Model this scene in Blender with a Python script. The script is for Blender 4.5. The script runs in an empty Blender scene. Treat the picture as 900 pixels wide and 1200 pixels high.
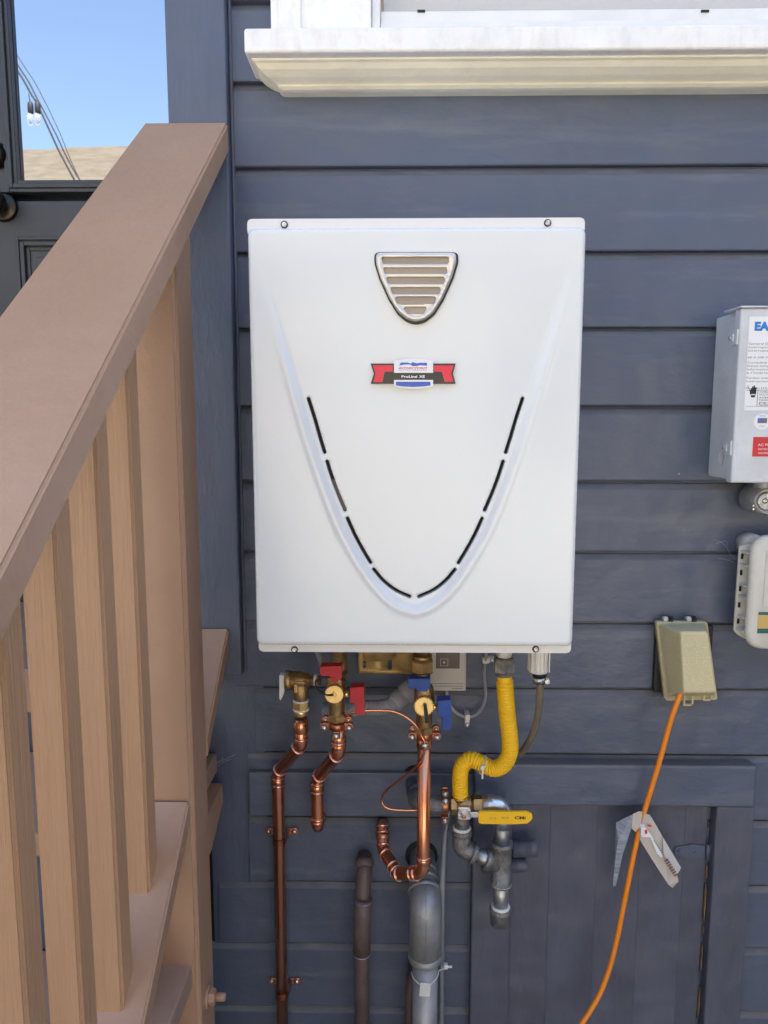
import bpy, bmesh, math, random
from math import radians, sin, cos, tan, pi, sqrt, atan2
from mathutils import Vector, Matrix
from mathutils.geometry import delaunay_2d_cdt
random.seed(7)
S = bpy.context.scene
COL = S.collection

# ------------------------------------------------------------------ camera, sky, sun, exposure
CAM = Vector((0.0, -1.32, 1.45)); PSI = radians(0.92); THETA = radians(7.3); FOC = 870.0
cd = bpy.data.cameras.new('camera'); cam = bpy.data.objects.new('camera', cd); COL.objects.link(cam)
cam.location = CAM; cam.rotation_euler = (pi/2 - THETA, 0, PSI)
cd.sensor_fit = 'VERTICAL'; cd.sensor_height = 36; cd.sensor_width = 27; cd.lens = FOC/1200*36
cd.clip_start = 0.02; cd.clip_end = 2000
S.camera = cam
SUN_EL, SUN_AZ = radians(60), radians(22)          # sun stands behind the house; azimuth from +Y towards +X
w = bpy.data.worlds.new('World'); S.world = w; w.use_nodes = True
nt = w.node_tree; bg = nt.nodes['Background']
sky = nt.nodes.new('ShaderNodeTexSky'); sky.sky_type = 'NISHITA'; sky.sun_disc = False
sky.sun_elevation = SUN_EL; sky.sun_rotation = SUN_AZ; sky.air_density = 1.0; sky.dust_density = 2.6; sky.ozone_density = 1.2
nt.links.new(sky.outputs[0], bg.inputs[0]); bg.inputs[1].default_value = 0.15
sl = bpy.data.lights.new('sun', 'SUN'); sl.energy = 5.0; sl.angle = radians(0.5); sl.color = (1, 0.96, 0.885)
so = bpy.data.objects.new('sun', sl); COL.objects.link(so)
sd = Vector((sin(SUN_AZ)*cos(SUN_EL), cos(SUN_AZ)*cos(SUN_EL), sin(SUN_EL)))
so.rotation_euler = sd.to_track_quat('Z', 'Y').to_euler(); so.location = (3, 12, 16)
S.view_settings.view_transform = 'Standard'; S.view_settings.look = 'None'; S.view_settings.gamma = 1
S.view_settings.exposure = 1.87

# ------------------------------------------------------------------ measuring helper: a point of the photograph at a known distance Y
_r = Vector((cos(PSI), sin(PSI), 0)); _f = Vector((-sin(PSI)*cos(THETA), cos(PSI)*cos(THETA), -sin(THETA))); _u = _r.cross(_f)
def at(px, py, Y):
    d = _f*FOC + _r*(px-450) + _u*(600-py)
    return CAM + d*((Y-CAM.y)/d.y)
def mirrored(px, py, Yg, Y):
    """where the thing stands whose reflection in the pane at Yg shows at px, py"""
    p = at(px, py, 2*Yg-Y); return Vector((p.x, Y, p.z))

# ------------------------------------------------------------------ materials
def newmat(name):
    m = bpy.data.materials.new(name); m.use_nodes = True
    return m, m.node_tree, m.node_tree.nodes['Principled BSDF']
def mat(name, col, rough=0.5, metal=0.0, var=0.12, vscale=6.0, stretch=(1, 1, 1), bump=0.0, bscale=60.0, bstretch=None,
        dust=0.0, dustcol=(0.45, 0.42, 0.36), coat=0.0, spec=0.5, rvar=0.12, dscale=9.0, trans=0.0, dstretch=(1, 1, 1), chips=0.0, ledge=0.0, scuff=0.0, specks=0.0, wave=0.0, coords='Object'):
    m, t, b = newmat(name); N = t.nodes; L = t.links
    tc = N.new('ShaderNodeTexCoord'); oi = N.new('ShaderNodeObjectInfo')
    add = N.new('ShaderNodeVectorMath'); add.operation = 'MULTIPLY_ADD'
    comb = N.new('ShaderNodeCombineXYZ')
    for i in range(3): L.new(oi.outputs['Random'], comb.inputs[i])
    L.new(comb.outputs[0], add.inputs[0]); add.inputs[1].default_value = (17, 31, 13); L.new(tc.outputs[coords], add.inputs[2])
    def noise(scale, st, detail=4):
        mp = N.new('ShaderNodeMapping'); mp.inputs['Scale'].default_value = st; L.new(add.outputs[0], mp.inputs[0])
        n = N.new('ShaderNodeTexNoise'); n.inputs['Scale'].default_value = scale; n.inputs['Detail'].default_value = detail
        n.inputs['Roughness'].default_value = 0.6
        L.new(mp.outputs[0], n.inputs['Vector']); return n
    n1 = noise(vscale, stretch, 5)
    mr = N.new('ShaderNodeMapRange'); mr.inputs[1].default_value = 0.3; mr.inputs[2].default_value = 0.7
    mr.inputs[3].default_value = 1-var; mr.inputs[4].default_value = 1+var; L.new(n1.outputs[0], mr.inputs[0])
    mx = N.new('ShaderNodeVectorMath'); mx.operation = 'SCALE'; mx.inputs[0].default_value = col; L.new(mr.outputs[0], mx.inputs['Scale'])
    out = mx.outputs[0]
    if dust > 0:
        n2 = noise(dscale, dstretch, 8)
        r2 = N.new('ShaderNodeMapRange'); r2.inputs[1].default_value = 0.48; r2.inputs[2].default_value = 0.78
        r2.inputs[3].default_value = 0; r2.inputs[4].default_value = dust; L.new(n2.outputs[0], r2.inputs[0])
        mm = N.new('ShaderNodeMix'); mm.data_type = 'RGBA'; L.new(r2.outputs[0], mm.inputs[0]); L.new(out, mm.inputs[6]); mm.inputs[7].default_value = (*dustcol, 1)
        out = mm.outputs[2]
    if scuff > 0:
        n5 = noise(3.0, (1.0, 1, 9.0), 6); n5.inputs['Vector'].links[0].from_node.inputs['Rotation'].default_value = (0, -.95, 0)
        r5 = N.new('ShaderNodeMapRange'); r5.inputs[1].default_value = 0.56; r5.inputs[2].default_value = 0.80; r5.inputs[3].default_value = 0; r5.inputs[4].default_value = scuff
        L.new(n5.outputs[0], r5.inputs[0]); m5 = N.new('ShaderNodeMix'); m5.data_type = 'RGBA'; L.new(r5.outputs[0], m5.inputs[0]); L.new(out, m5.inputs[6]); m5.inputs[7].default_value = (.34, .33, .32, 1); out = m5.outputs[2]
    if chips > 0:
        n8 = noise(26, (1, 1, 1), 6); n9 = noise(5, (1, 1, 1), 2)
        ml = N.new('ShaderNodeMath'); ml.operation = 'MULTIPLY'; L.new(n8.outputs[0], ml.inputs[0]); L.new(n9.outputs[0], ml.inputs[1])
        r8 = N.new('ShaderNodeMapRange'); r8.inputs[1].default_value = 0.445; r8.inputs[2].default_value = 0.465; r8.inputs[3].default_value = 0; r8.inputs[4].default_value = chips
        L.new(ml.outputs[0], r8.inputs[0]); m8 = N.new('ShaderNodeMix'); m8.data_type = 'RGBA'; L.new(r8.outputs[0], m8.inputs[0]); L.new(out, m8.inputs[6]); m8.inputs[7].default_value = (.16, .10, .07, 1); out = m8.outputs[2]
    if ledge > 0:                                # dirt settled on ledges; also puts joint highlights into up-facing bevel colour
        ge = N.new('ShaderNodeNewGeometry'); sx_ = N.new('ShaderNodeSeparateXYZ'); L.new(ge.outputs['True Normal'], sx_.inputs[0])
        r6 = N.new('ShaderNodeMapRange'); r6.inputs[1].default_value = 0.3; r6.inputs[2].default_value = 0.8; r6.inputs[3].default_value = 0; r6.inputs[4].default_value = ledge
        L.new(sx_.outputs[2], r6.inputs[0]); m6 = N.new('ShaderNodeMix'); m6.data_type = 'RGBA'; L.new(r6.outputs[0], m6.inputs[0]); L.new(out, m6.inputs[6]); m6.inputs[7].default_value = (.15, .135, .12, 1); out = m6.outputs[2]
    if specks > 0:
        v = N.new('ShaderNodeTexVoronoi'); v.inputs['Scale'].default_value = 10; L.new(add.outputs[0], v.inputs['Vector'])
        r3 = N.new('ShaderNodeMapRange'); r3.inputs[1].default_value = 0.012; r3.inputs[2].default_value = 0.022; r3.inputs[3].default_value = specks; r3.inputs[4].default_value = 0
        L.new(v.outputs['Distance'], r3.inputs[0])
        m4 = N.new('ShaderNodeMix'); m4.data_type = 'RGBA'; L.new(r3.outputs[0], m4.inputs[0]); L.new(out, m4.inputs[6]); m4.inputs[7].default_value = (.6, .58, .55, 1)
        out = m4.outputs[2]
    L.new(out, b.inputs['Base Color'])
    rr = N.new('ShaderNodeMapRange'); rr.inputs[3].default_value = max(0.02, rough-rvar); rr.inputs[4].default_value = min(1, rough+rvar)
    n3 = noise(vscale*3, stretch, 4); L.new(n3.outputs[0], rr.inputs[0]); L.new(rr.outputs[0], b.inputs['Roughness'])
    b.inputs['Metallic'].default_value = metal; b.inputs['Coat Weight'].default_value = coat; b.inputs['Coat Roughness'].default_value = 0.15
    b.inputs['Specular IOR Level'].default_value = spec; b.inputs['Transmission Weight'].default_value = trans
    prev = None
    if bump > 0:
        nb = noise(bscale, bstretch or stretch, 6)
        bp = N.new('ShaderNodeBump'); bp.inputs['Strength'].default_value = min(1, bump); bp.inputs['Distance'].default_value = 0.003
        L.new(nb.outputs[0], bp.inputs['Height']); prev = bp.outputs[0]; L.new(prev, b.inputs['Normal'])
    if wave > 0:
        nw = noise(7, (1, 1, 1), 2)
        bw = N.new('ShaderNodeBump'); bw.inputs['Strength'].default_value = 1; bw.inputs['Distance'].default_value = wave
        L.new(nw.outputs[0], bw.inputs['Height'])
        if prev: L.new(prev, bw.inputs['Normal'])
        L.new(bw.outputs[0], b.inputs['Normal'])
    return m
M = {}
BLUE = (0.094, 0.113, 0.162)
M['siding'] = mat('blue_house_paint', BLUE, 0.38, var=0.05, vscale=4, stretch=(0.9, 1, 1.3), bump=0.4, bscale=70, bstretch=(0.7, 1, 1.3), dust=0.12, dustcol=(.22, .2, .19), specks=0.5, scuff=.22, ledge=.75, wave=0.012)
M['siding_dust'] = mat('dusty_blue_paint', (0.135, 0.138, 0.155), 0.6, var=0.25, vscale=6, stretch=(.6, 1, 1), bump=0.5, bscale=60, dust=0.5, dustcol=(.26, .24, .22), dscale=14)  # dusty, and lightened so the bevel colour carries the joint highlight
M['siding_v'] = mat('blue_house_paint_vertical', BLUE, 0.45, var=0.12, vscale=5, stretch=(2.5, 1, 0.5), bump=0.7, bscale=55, bstretch=(1.5, 1, 0.5), dust=0.12, dustcol=(.22, .2, .19), specks=0.4, wave=0.008)
M['blue_worn'] = mat('worn_blue_paint', (0.092, 0.098, 0.132), 0.5, var=0.16, vscale=7, stretch=(1.5, 1, .6), bump=0.8, bscale=34, bstretch=(1.6, 1, 0.4), dust=0.22, dustcol=(.2, .18, .17), specks=0.6, wave=0.02)
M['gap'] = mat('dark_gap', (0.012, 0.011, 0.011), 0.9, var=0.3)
M['barewood'] = mat('bare_wood', (0.33, 0.22, 0.12), 0.8, var=0.3, vscale=30)
M['trim'] = mat('white_trim_paint', (0.88, 0.86, 0.82), 0.5, var=0.05, vscale=14, stretch=(1, 1, 1), bump=0.7, bscale=70, bstretch=(1, 1, 1), dust=0.28, dustcol=(.50, .45, .38), dscale=40, dstretch=(1.6, 1, .6), wave=0.004)
M['cream'] = mat('cream_trim_paint', (0.90, 0.85, 0.70), 0.5, var=0.05, vscale=10, bump=0.5, bscale=50, dust=0.12, dustcol=(.4, .33, .22), wave=0.005)  # warm ground bounce on the trim underside, put into the colour
M['sash'] = mat('sash_paint', (0.80, 0.79, 0.76), 0.45, var=0.04, vscale=12, bump=0.3, dust=0.2)
M['blind'] = mat('cream_blind', (0.72, 0.62, 0.45), 0.7, var=0.05)
BROWN = (0.455, 0.275, 0.17)
M['brown'] = mat('brown_railing_paint', BROWN, 0.42, var=0.06, vscale=5, stretch=(1, 1, 1), bump=0.45, bscale=45, dust=0.16, dustcol=(.45, .35, .30), dscale=5, specks=0.55, chips=.6, scuff=.10, wave=0.0015)
M['tan'] = mat('brown_grained_paint', (0.50, 0.295, 0.165), 0.46, var=0.045, vscale=9, stretch=(3, 3, .5), bump=0.65, bscale=70, bstretch=(2.5, 2.5, 0.14), dust=0.10, dustcol=(.40, .24, .14), dscale=20, wave=0.003)
M['fence_wood'] = mat('fence_wood', (0.20, 0.12, 0.075), 0.8, var=0.25, vscale=5, stretch=(3, 3, .4), bump=.6)
M['tread'] = mat('tread_paint', (0.42, 0.28, 0.20), 0.45, var=0.15, vscale=8, bump=0.5, dust=0.3, dustcol=(.2, .17, .15))
M['door'] = mat('charcoal_door_paint', (0.055, 0.060, 0.070), 0.38, var=0.08, bump=0.2, bscale=60, dust=0.1, dustcol=(.15, .14, .13), dscale=4)
M['bronze'] = mat('dark_bronze', (0.05, 0.04, 0.032), 0.3, metal=0.9, var=0.2)
M['heater'] = mat('white_enamel', (0.745, 0.765, 0.755), 0.20, var=0.015, vscale=3, rvar=0.05, bump=0.06, bscale=420, coat=0.5, wave=0.0016)
M['enamel2'] = mat('white_enamel_back', (0.76, 0.745, 0.72), 0.38, var=0.02, vscale=3)
M['inside'] = mat('heater_inside', (0.05, 0.045, 0.04), 0.7, var=0.4, vscale=20)
M['duct'] = mat('stainless_duct', (0.34, 0.29, 0.235), 0.5, metal=0.25, var=0.15, vscale=20, stretch=(.3, 1, 3))
M['chrome'] = mat('satin_chrome', (0.70, 0.66, 0.60), 0.42, metal=0.8, var=0.04, vscale=30)
M['rubber'] = mat('black_rubber', (0.012, 0.012, 0.013), 0.5, var=0.2)
M['screw'] = mat('zinc_screw', (0.62, 0.62, 0.60), 0.28, metal=1.0, var=0.25, vscale=90, bump=0.3, bscale=300)
M['copper'] = mat('copper', (0.82, 0.34, 0.185), 0.25, metal=1.0, var=0.10, vscale=14, stretch=(1, 1, .5), rvar=0.06, dust=0.22, dustcol=(.50, .18, .09), dscale=6, wave=.0003)
M['copper_dark'] = mat('dull_copper', (0.50, 0.20, 0.11), 0.36, metal=1.0, var=0.3, vscale=20, dust=0.5, dustcol=(.2, .07, .04), bump=0.2, bscale=120)
M['solder'] = mat('bright_copper_bead', (0.86, 0.50, 0.38), 0.22, metal=1.0, var=0.15, vscale=60, dust=.4, dustcol=(.8, .78, .76), dscale=60)
M['brass'] = mat('cast_brass', (0.50, 0.33, 0.15), 0.36, metal=1.0, var=0.25, vscale=40, bump=0.5, bscale=260, dust=0.4, dustcol=(.2, .12, .05), dscale=40)
M['brass_l'] = mat('bright_brass', (0.92, 0.64, 0.25), 0.30, metal=0.9, var=0.12, vscale=40, dust=.2, dustcol=(.5, .3, .1))
M['yzinc'] = mat('yellow_zinc_plate', (0.66, 0.44, 0.18), 0.5, metal=0.55, var=0.25, vscale=18, dust=0.8, dustcol=(.08, .045, .02), dscale=26)
M['galv'] = mat('galvanised_steel', (0.50, 0.51, 0.52), 0.40, metal=1.0, var=0.25, vscale=35, bump=0.35, bscale=180, dust=0.5, dustcol=(.3, .28, .25), dscale=30)
M['galv_b'] = mat('bright_galvanised', (0.72, 0.73, 0.74), 0.30, metal=1.0, var=0.2, vscale=30, bump=0.25, bscale=150)
M['galv_d'] = mat('dirty_galvanised_cast', (0.30, 0.30, 0.29), 0.45, metal=0.85, var=0.35, vscale=60, bump=0.9, bscale=260, dust=0.6, dustcol=(.16, .14, .12), dscale=40)
M['duct_pipe'] = mat('weathered_grey_pipe', (0.37, 0.38, 0.39), 0.5, metal=0.55, var=0.22, vscale=14, bump=0.5, bscale=90, dust=0.5, dustcol=(.24, .2, .15), dscale=12)
M['tape'] = mat('white_thread_tape', (0.75, 0.74, 0.68), 0.7, var=0.2, vscale=200)
M['brownpipe'] = mat('brown_painted_pipe', (0.135, 0.095, 0.085), 0.45, var=0.25, vscale=12, bump=0.5, bscale=80, dust=0.3, dustcol=(.10, .05, .05), dscale=8, specks=0.6)
M['red'] = mat('red_handle', (0.50, 0.012, 0.025), 0.45, var=0.1, vscale=40, bump=0.2)
M['blue'] = mat('blue_handle', (0.01, 0.06, 0.30), 0.45, var=0.1, vscale=40, bump=0.2)
M['yellow'] = mat('yellow_coating', (1.0, 0.60, 0.012), 0.32, var=0.06, vscale=12, dust=0.12, dustcol=(.5, .25, .02), dscale=20)
M['yellow_h'] = mat('yellow_vinyl', (0.98, 0.56, 0.01), 0.33, var=0.06, vscale=12)
M['pvc'] = mat('white_pvc', (0.74, 0.73, 0.69), 0.4, var=0.06, vscale=30, dust=.15)
M['grey_flex'] = mat('grey_flex', (0.26, 0.265, 0.275), 0.5, var=0.15, vscale=30, dust=.3, dustcol=(.35, .33, .3))
M['grey_wire'] = mat('grey_cable', (0.30, 0.30, 0.31), 0.45, var=0.1)
M['steel_tube'] = mat('grey_conduit', (0.36, 0.38, 0.40), 0.36, metal=0.7, var=0.2, vscale=10, dust=0.3, dustcol=(.2, .19, .17))
M['tube'] = mat('amber_tube', (0.30, 0.25, 0.18), 0.15, var=0.15, vscale=20, trans=0.55)
M['ctrl'] = mat('beige_controller', (0.50, 0.46, 0.42), 0.45, var=0.05)
M['ctrl_d'] = mat('brown_controller', (0.10, 0.07, 0.065), 0.4, var=0.1)
M['box'] = mat('grey_enclosure', (0.66, 0.68, 0.69), 0.45, var=0.08, vscale=9, bump=0.5, bscale=160, dust=0.35, dustcol=(.38, .34, .28), dscale=10, specks=0.3)
M['plastic'] = mat('weathered_beige_plastic', (0.66, 0.64, 0.57), 0.5, var=0.06, vscale=9, bump=0.3, dust=0.35, dustcol=(.36, .32, .24), dscale=8)
M['orange'] = mat('orange_cord', (0.98, 0.29, 0.015), 0.4, var=0.14, vscale=30, dust=0.35, dustcol=(.35, .07, .01), dscale=30)
M['conc'] = mat('concrete', (0.38, 0.36, 0.315), 0.9, var=0.15, vscale=1.2, bump=0.4, bscale=20, coords='Object')
M['stucco'] = mat('cream_stucco', (0.70, 0.655, 0.54), 0.9, var=0.06, vscale=2, bump=0.5, bscale=40)
M['shingle'] = mat('tan_shingle', (0.14, 0.115, 0.08), 0.9, var=0.25, vscale=9, stretch=(.4, 1, 1), bump=0.6, bscale=20)
M['cable'] = mat('black_cable', (0.02, 0.02, 0.022), 0.6)
M['ink'] = mat('black_ink', (0.02, 0.02, 0.022), 0.6, var=0.05)
M['ink_grey'] = mat('grey_print', (0.16, 0.16, 0.17), 0.6, var=0.05)
M['white_ink'] = mat('white_print', (0.86, 0.86, 0.85), 0.5, var=0.01)
M['badge_red'] = mat('badge_red', (0.80, 0.03, 0.06), 0.35, var=0.05)
M['badge_blue'] = mat('badge_blue', (0.05, 0.13, 0.55), 0.35, var=0.2, vscale=12)
M['badge_black'] = mat('badge_black', (0.035, 0.028, 0.025), 0.35, var=0.1)
M['brand_blue'] = mat('print_blue', (0.02, 0.20, 0.62), 0.5, var=0.03)
M['sign_red'] = mat('sign_red', (0.62, 0.03, 0.04), 0.4, var=0.06)
M['paper'] = mat('weathered_paper', (0.60, 0.54, 0.47), 0.6, var=0.12, vscale=20, bump=0.4, bscale=90, dust=.3, dustcol=(.3, .26, .2), dscale=20)
M['paper_b'] = mat('bluish_printed_paper', (0.30, 0.34, 0.40), 0.6, var=0.35, vscale=60, stretch=(.6, 1, 5), bump=0.5, bscale=110)
M['paper_w'] = mat('pale_paper', (0.62, 0.59, 0.57), 0.6, var=0.05)
# clouded yellow plastic of the outlet cover
m, t, b = newmat('clouded_plastic'); b.inputs['Base Color'].default_value = (0.50, 0.42, 0.22, 1); b.inputs['Roughness'].default_value = 0.38
b.inputs['Transmission Weight'].default_value = 0.10; b.inputs['Subsurface Weight'].default_value = 0.15; b.inputs['Subsurface Radius'].default_value = (.01, .01, .005)
tc = t.nodes.new('ShaderNodeTexCoord')
nv = t.nodes.new('ShaderNodeTexNoise'); nv.inputs['Scale'].default_value = 600; nv.inputs['Detail'].default_value = 3; t.links.new(tc.outputs['Object'], nv.inputs['Vector'])
rp = t.nodes.new('ShaderNodeValToRGB'); rp.color_ramp.elements[0].position = .45; rp.color_ramp.elements[0].color = (.64, .56, .31, 1)
rp.color_ramp.elements[1].position = .68; rp.color_ramp.elements[1].color = (.78, .72, .48, 1); t.links.new(nv.outputs[0], rp.inputs[0]); t.links.new(rp.outputs[0], b.inputs['Base Color'])
bp = t.nodes.new('ShaderNodeBump'); bp.inputs['Strength'].default_value = .6; bp.inputs['Distance'].default_value = .001; t.links.new(nv.outputs[0], bp.inputs['Height']); t.links.new(bp.outputs[0], b.inputs['Normal'])
M['cloudy'] = m
# coated door glass: mostly mirrors the sky, slightly dark behind
m, t, b = newmat('coated_glass'); b.inputs['Base Color'].default_value = (0.52, 0.53, 0.55, 1); b.inputs['Metallic'].default_value = 1.0; b.inputs['Roughness'].default_value = 0.015
tc = t.nodes.new('ShaderNodeTexCoord'); nv = t.nodes.new('ShaderNodeTexNoise'); nv.inputs['Scale'].default_value = 3; t.links.new(tc.outputs['Object'], nv.inputs['Vector'])
bp = t.nodes.new('ShaderNodeBump'); bp.inputs['Strength'].default_value = 1; bp.inputs['Distance'].default_value = .0006; t.links.new(nv.outputs[0], bp.inputs['Height']); t.links.new(bp.outputs[0], b.inputs['Normal'])
M['glass'] = m
m, t, b = newmat('bulb_glass'); b.inputs['Base Color'].default_value = (.8, .8, .82, 1); b.inputs['Roughness'].default_value = .05; b.inputs['Alpha'].default_value = .35
M['bulb'] = m

# ------------------------------------------------------------------ mesh helpers (all in world coordinates until build)
class MB:
    def __init__(s): s.bm = bmesh.new(); s.smooth = False
    def box(s, x0, x1, y0, y1, z0, z1, bev=0.0, seg=2, rot=None, piv=None):
        r = bmesh.ops.create_cube(s.bm, size=1)
        vs = r['verts']
        for v in vs: v.co = Vector(((x0+x1)/2+v.co.x*(x1-x0), (y0+y1)/2+v.co.y*(y1-y0), (z0+z1)/2+v.co.z*(z1-z0)))
        if bev > 0:
            es = list({e for v in vs for e in v.link_edges})
            rr = bmesh.ops.bevel(s.bm, geom=es, offset=bev, segments=seg, affect='EDGES', profile=0.5, clamp_overlap=True)
            vs = list({v for f in rr['faces'] for v in f.verts} | {v for v in vs if v.is_valid})
        if rot is not None:
            p = piv if piv is not None else Vector(((x0+x1)/2, (y0+y1)/2, (z0+z1)/2))
            bmesh.ops.rotate(s.bm, verts=vs, cent=p, matrix=rot)
        return vs
    def tube(s, pts, r, seg=16, caps=True, flat=1.0):
        pts = [Vector(p) for p in pts]; n = len(pts); rings = []
        up = None
        for i, p in enumerate(pts):
            d = (pts[min(i+1, n-1)]-pts[max(i-1, 0)]).normalized()
            if up is None:
                up = Vector((0, 0, 1)) if abs(d.z) < .9 else Vector((1, 0, 0))
            a = (up - d*up.dot(d)).normalized(); up = a; b = d.cross(a)
            rad = r(i, n) if callable(r) else r
            rings.append([s.bm.verts.new(p + a*(cos(2*pi*k/seg)*rad) + b*(sin(2*pi*k/seg)*rad*flat)) for k in range(seg)])
        for i in range(n-1):
            for k in range(seg):
                s.bm.faces.new((rings[i][k], rings[i][(k+1) % seg], rings[i+1][(k+1) % seg], rings[i+1][k])).smooth = True
        if caps:
            s.bm.faces.new(rings[0][::-1]); s.bm.faces.new(rings[-1])
    def lathe(s, o, d, prof, seg=24, smooth=True):
        """prof: (distance along d, radius); sharp corners by doubling points"""
        o = Vector(o); d = Vector(d).normalized(); u = Vector((0, 0, 1)) if abs(d.z) < .9 else Vector((1, 0, 0))
        a = (u-d*u.dot(d)).normalized(); b = d.cross(a); rings = []
        for (t_, r_) in prof:
            rings.append([s.bm.verts.new(o+d*t_+a*(cos(2*pi*(k+.5)/seg)*r_)+b*(sin(2*pi*(k+.5)/seg)*r_)) for k in range(seg)])
        for i in range(len(prof)-1):
            for k in range(seg):
                s.bm.faces.new((rings[i][k], rings[i][(k+1) % seg], rings[i+1][(k+1) % seg], rings[i+1][k])).smooth = smooth
        s.bm.faces.new(rings[0][::-1]); s.bm.faces.new(rings[-1])
    def ring(s, c, d, R, wd, seg=24):
        """a rounded bead round a pipe"""
        s.lathe(Vector(c)-Vector(d).normalized()*wd/2, d, [(0, R*.93), (wd*.12, R*1.0), (wd*.5, R*1.045), (wd*.88, R*1.0), (wd, R*.93)], seg)
    def hexa(s, o, d, R, h, ch=0.12):
        s.lathe(o, d, [(0, R*(1-ch)), (h*.12, R), (h*.88, R), (h, R*(1-ch))], 6, smooth=False)
    def prism(s, pts, y0, y1, bev=0.0):
        """outline of (x, z) points given thickness between y0 (front) and y1"""
        f = [s.bm.verts.new((p[0], y0, p[1])) for p in pts]; b = [s.bm.verts.new((p[0], y1, p[1])) for p in pts]
        n = len(pts)
        F = s.bm.faces.new(f)
        s.bm.faces.new(b[::-1])
        for i in range(n): s.bm.faces.new((f[i], b[i], b[(i+1) % n], f[(i+1) % n]))
        if bev > 0:
            bmesh.ops.bevel(s.bm, geom=list(F.edges), offset=bev, segments=2, affect='EDGES')
    def extr(s, prof, x0, x1):
        """profile of (y, z) points swept along x"""
        a = [s.bm.verts.new((x0, p[0], p[1])) for p in prof]; b = [s.bm.verts.new((x1, p[0], p[1])) for p in prof]; n = len(prof)
        for i in range(n): s.bm.faces.new((a[i], a[(i+1) % n], b[(i+1) % n], b[i]))
        s.bm.faces.new(a[::-1]); s.bm.faces.new(b)
    def sweep_yz(s, prof, x0, x1): s.extr(prof, x0, x1)
    def build(s, name, m, parent=None, loc=None, kind=None, label=None):
        bmesh.ops.recalc_face_normals(s.bm, faces=s.bm.faces)
        me = bpy.data.meshes.new(name)
        org = Vector(loc) if loc is not None else (Vector(parent['_o']) if parent is not None else Vector((0, 0, 0)))
        bmesh.ops.translate(s.bm, verts=s.bm.verts, vec=-org)
        s.bm.to_mesh(me); s.bm.free()
        me.materials.append(M[m] if isinstance(m, str) else m)
        o = bpy.data.objects.new(name, me); COL.objects.link(o)
        if parent is not None: o.parent = parent
        else: o.location = org
        o['_o'] = list(org)
        if kind: o['kind'] = kind
        if label: o['label'] = label
        return o
def meshobj(name, me, m, parent):
    org = Vector(parent['_o']); me.transform(Matrix.Translation(-org)); me.materials.clear(); me.materials.append(M[m])
    o = bpy.data.objects.new(name, me); COL.objects.link(o); o.parent = parent; o['_o'] = list(org); return o
def thing(name, loc, label, cat, group=None):
    o = bpy.data.objects.new(name, None); COL.objects.link(o); o.location = loc; o['_o'] = list(loc); o.empty_display_size = .05
    o['label'] = label; o['category'] = cat
    if group: o['group'] = group
    return o
def tag(o, label, cat, group=None):
    o['label'] = label; o['category'] = cat
    if group: o['group'] = group
    return o
def fillet(pts, rad, n=8):
    pts = [Vector(p) for p in pts]; out = [pts[0]]
    for i in range(1, len(pts)-1):
        p = pts[i]; a = (pts[i-1]-p); b = (pts[i+1]-p); la, lb = a.length, b.length; a.normalize(); b.normalize()
        ang = a.angle(b); r = rad[i-1] if isinstance(rad, (list, tuple)) else rad
        t_ = min(r/tan(ang/2), la*.48, lb*.48)
        p0 = p+a*t_; p1 = p+b*t_
        for k in range(n+1):
            u = k/n; out.append(p0*(1-u)**2 + p*2*u*(1-u) + p1*u*u)
    out.append(pts[-1]); return out
def spline(pts, n=12):
    pts = [Vector(p) for p in pts]; P = [pts[0]*2-pts[1]]+pts+[pts[-1]*2-pts[-2]]; out = []
    for i in range(1, len(P)-2):
        for k in range(n):
            t_ = k/n; a, b, c, d = P[i-1], P[i], P[i+1], P[i+2]
            out.append(0.5*((2*b)+(c-a)*t_+(2*a-5*b+4*c-d)*t_*t_+(3*b-a-3*c+d)*t_**3))
    out.append(pts[-1]); return out
def resample(pts, step):
    out = [pts[0]]; acc = 0
    for i in range(1, len(pts)):
        a, b = pts[i-1], pts[i]; L = (b-a).length; t_ = step-acc
        while t_ <= L:
            out.append(a.lerp(b, t_/L)); t_ += step
        acc = (acc+L) % step
    return out
def text(name, body, m, parent, c, h, Yd=None, shear=0.0, wid=None, bold=0.0, align='CENTER'):
    """flat lettering facing -Y, centred at c (x, y, z), letter height h, optional total width"""
    cu = bpy.data.curves.new(name, 'FONT'); cu.body = body; cu.align_x = align; cu.align_y = 'CENTER'; cu.size = 1; cu.shear = shear; cu.offset = bold; cu.resolution_u = 3
    cu.extrude = 0
    o = bpy.data.objects.new(name, cu); COL.objects.link(o); bpy.context.view_layer.update()
    me = bpy.data.meshes.new_from_object(o.evaluated_get(bpy.context.evaluated_depsgraph_get())); bpy.data.objects.remove(o); bpy.data.curves.remove(cu)
    xs = [v.co.x for v in me.vertices]; ww = max(xs)-min(xs) if xs else 1
    sz = h/0.72; sx = sz if wid is None else wid/ww
    for v in me.vertices: v.co = Vector((c[0]+v.co.x*sx, c[1], c[2]+v.co.y*sz))
    me.name = name
    return meshobj(name, me, m, parent)
def inpoly(x, y, P):
    c = False; j = len(P)-1
    for i in range(len(P)):
        if (P[i][1] > y) != (P[j][1] > y) and x < (P[j][0]-P[i][0])*(y-P[i][1])/(P[j][1]-P[i][1])+P[i][0]: c = not c
        j = i
    return c
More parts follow.
